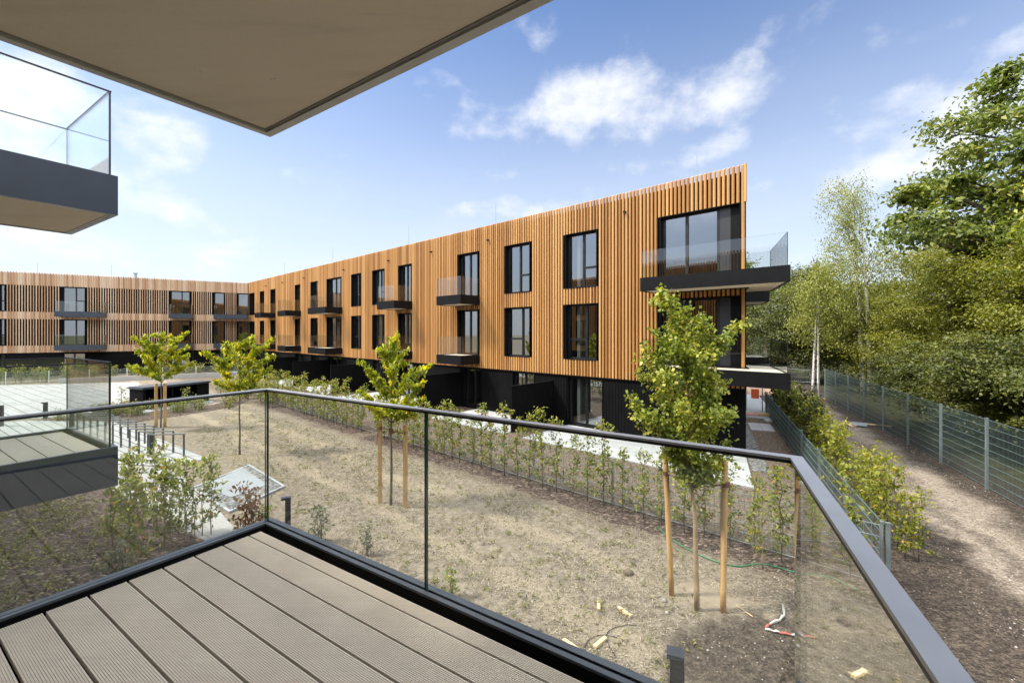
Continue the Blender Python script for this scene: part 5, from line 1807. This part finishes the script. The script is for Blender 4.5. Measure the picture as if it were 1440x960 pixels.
# ------------------------------------------------------------------ sky, sun, camera
SUN_EL = 50.0
tx, ty = 1.0, 0.03                  # horizontal travel of the light
tl = math.hypot(tx, ty); tx /= tl; ty /= tl
el = math.radians(SUN_EL)
to_sun = Vector((-tx * math.cos(el), -ty * math.cos(el), math.sin(el)))
sl = bpy.data.lights.new('sun', 'SUN'); sl.energy = 2.7; sl.angle = math.radians(7.0); sl.color = (1.0, 0.93, 0.82)
so = bpy.data.objects.new('sun', sl); COL.objects.link(so)
so.rotation_euler = to_sun.to_track_quat('Z', 'Y').to_euler()

w = bpy.data.worlds.new('World'); scene.world = w; w.use_nodes = True
w.node_tree.nodes.clear()
b = NB(w.node_tree)
sky = b.n('ShaderNodeTexSky', sky_type='NISHITA')
sky.sun_disc = False
sky.sun_elevation = el
sky.sun_rotation = math.atan2(to_sun.x, to_sun.y)
sky.air_density = 1.0; sky.dust_density = 0.8; sky.ozone_density = 1.4; sky.altitude = 100
SKYK = (0.61, 0.68, 0.80)
tc = b.n('ShaderNodeTexCoord')
dirv = b.vmath('NORMALIZE', tc.outputs['Generated'])
sx = b.n('ShaderNodeSeparateXYZ'); b.set(sx.inputs[0], dirv)
skycol = b.vmath('MULTIPLY', sky.outputs[0], SKYK)
# thin high veil that whitens the lower sky
veil = b.math('SUBTRACT', 1.0, b.smooth(sx.outputs[2], -0.05, 0.68))
vn = b.noise(b.vmath('MULTIPLY', dirv, (1.6, 1.6, 6.0)), 1.4, 5, .6)
veilf = b.math('MULTIPLY', veil, b.math('MULTIPLY_ADD', vn, .5, .75), clamp=True)
skycol = b.mix(b.math('MULTIPLY', veilf, .90), skycol, (3.5, 3.75, 4.1))
# cumulus patches: (pixel x, pixel y, half width, half height, density)
clouds = [(850, 142, 165, 40, .9), (940, 157, 95, 34, .75), (745, 160, 70, 32, .7), (1345, 150, 95, 52, 1.0), (1420, 112, 60, 34, .7), (1250, 240, 90, 28, .9), (720, 295, 75, 16, .8),
          (60, 150, 150, 62, 1.0), (20, 210, 140, 50, .8), (100, 345, 210, 26, .7), (210, 275, 90, 26, .35), (1415, 62, 50, 20, .8), (1020, 205, 60, 16, .4)]
nz = b.noise(b.vmath('MULTIPLY', dirv, (1, 1, 1.5)), 8.5, 7, .56, .1)
tot = None
for (px, py, hw, hh, dn) in clouds:
    d = Vector(((px - CX) / F, 1.0, (HY - py) / F)); L_ = d.length; d.normalize()
    ax = Vector((d.y, -d.x, 0)).normalized(); ay = ax.cross(d).normalized()
    kx = F * L_ / hw * .8; ky = F * L_ / hh * .8
    u_ = b.math('MULTIPLY', b.vmath('DOT_PRODUCT', dirv, tuple(ax)), kx)
    v_ = b.math('MULTIPLY', b.vmath('DOT_PRODUCT', dirv, tuple(ay)), ky)
    fr_ = b.math('GREATER_THAN', b.vmath('DOT_PRODUCT', dirv, tuple(d)), 0.0)
    q = b.math('SUBTRACT', 1.0, b.math('ADD', b.math('MULTIPLY', u_, u_), b.math('MULTIPLY', v_, v_)))
    q = b.math('MULTIPLY', b.math('MAXIMUM', q, -1.0), dn)
    q = b.math('ADD', b.math('MULTIPLY', q, fr_), b.math('MULTIPLY_ADD', fr_, 1.0, -1.0))
    tot = q if tot is None else b.math('MAXIMUM', tot, q)
# general scattered clouds for the rest of the sky dome
gen = b.math('SUBTRACT', b.noise(b.vmath('MULTIPLY', dirv, (1, 1, 2.2)), 2.2, 6, .6), .74)
back_ = b.math('LESS_THAN', sx.outputs[1], 0.1)
tot = b.math('MAXIMUM', tot, b.math('MULTIPLY_ADD', b.math('MULTIPLY', gen, 4.0), back_, b.math('MULTIPLY_ADD', back_, 1.0, -1.0)))
cl = b.math('ADD', b.math('MULTIPLY', tot, .55), b.math('MULTIPLY', b.math('SUBTRACT', nz, .47), 2.3))
cf = b.smooth(cl, .02, .85)
skycol = b.mix(b.math('MULTIPLY', cf, .80), skycol, (4.35, 4.37, 4.45))
# bright cloud added out of view, overhead and behind, as fill light
over = b.math('MAXIMUM', b.smooth(sx.outputs[2], .63, .82), b.math('MULTIPLY', b.smooth(b.math('MULTIPLY', sx.outputs[1], -1.0), .05, .55), b.smooth(sx.outputs[2], .18, .42)))
on = b.noise(dirv, 3.0, 6, .6)
skycol = b.mix(b.math('MULTIPLY', over, b.smooth(on, .30, .58)), skycol, (17.5, 17.6, 18.0))
bg = b.n('ShaderNodeBackground'); b.set(bg.inputs[0], skycol); bg.inputs[1].default_value = 0.10
wo = b.n('ShaderNodeOutputWorld'); w.node_tree.links.new(bg.outputs[0], wo.inputs[0])

cam = bpy.data.cameras.new('camera'); co = bpy.data.objects.new('camera', cam); COL.objects.link(co)
co.location = (0, 0, EYE); co.rotation_euler = (math.radians(90), 0, 0)
cam.sensor_width = 36.0; cam.lens = F / 1440 * 36.0
cam.shift_x = 0.0; cam.shift_y = -(480 - HY) / 1440.0
cam.clip_start = 0.05; cam.clip_end = 2000
scene.camera = co

vs_ = scene.view_settings
vs_.view_transform = 'Standard'; vs_.look = 'None'; vs_.gamma = 1.0; vs_.use_curve_mapping = False
vs_.exposure = 1.42
cy = scene.cycles
cy.max_bounces = 8; cy.transparent_max_bounces = 16; cy.diffuse_bounces = 3; cy.glossy_bounces = 4
cy.use_denoising = True
cy.caustics_reflective = False; cy.caustics_refractive = False
scene.render.film_transparent = False
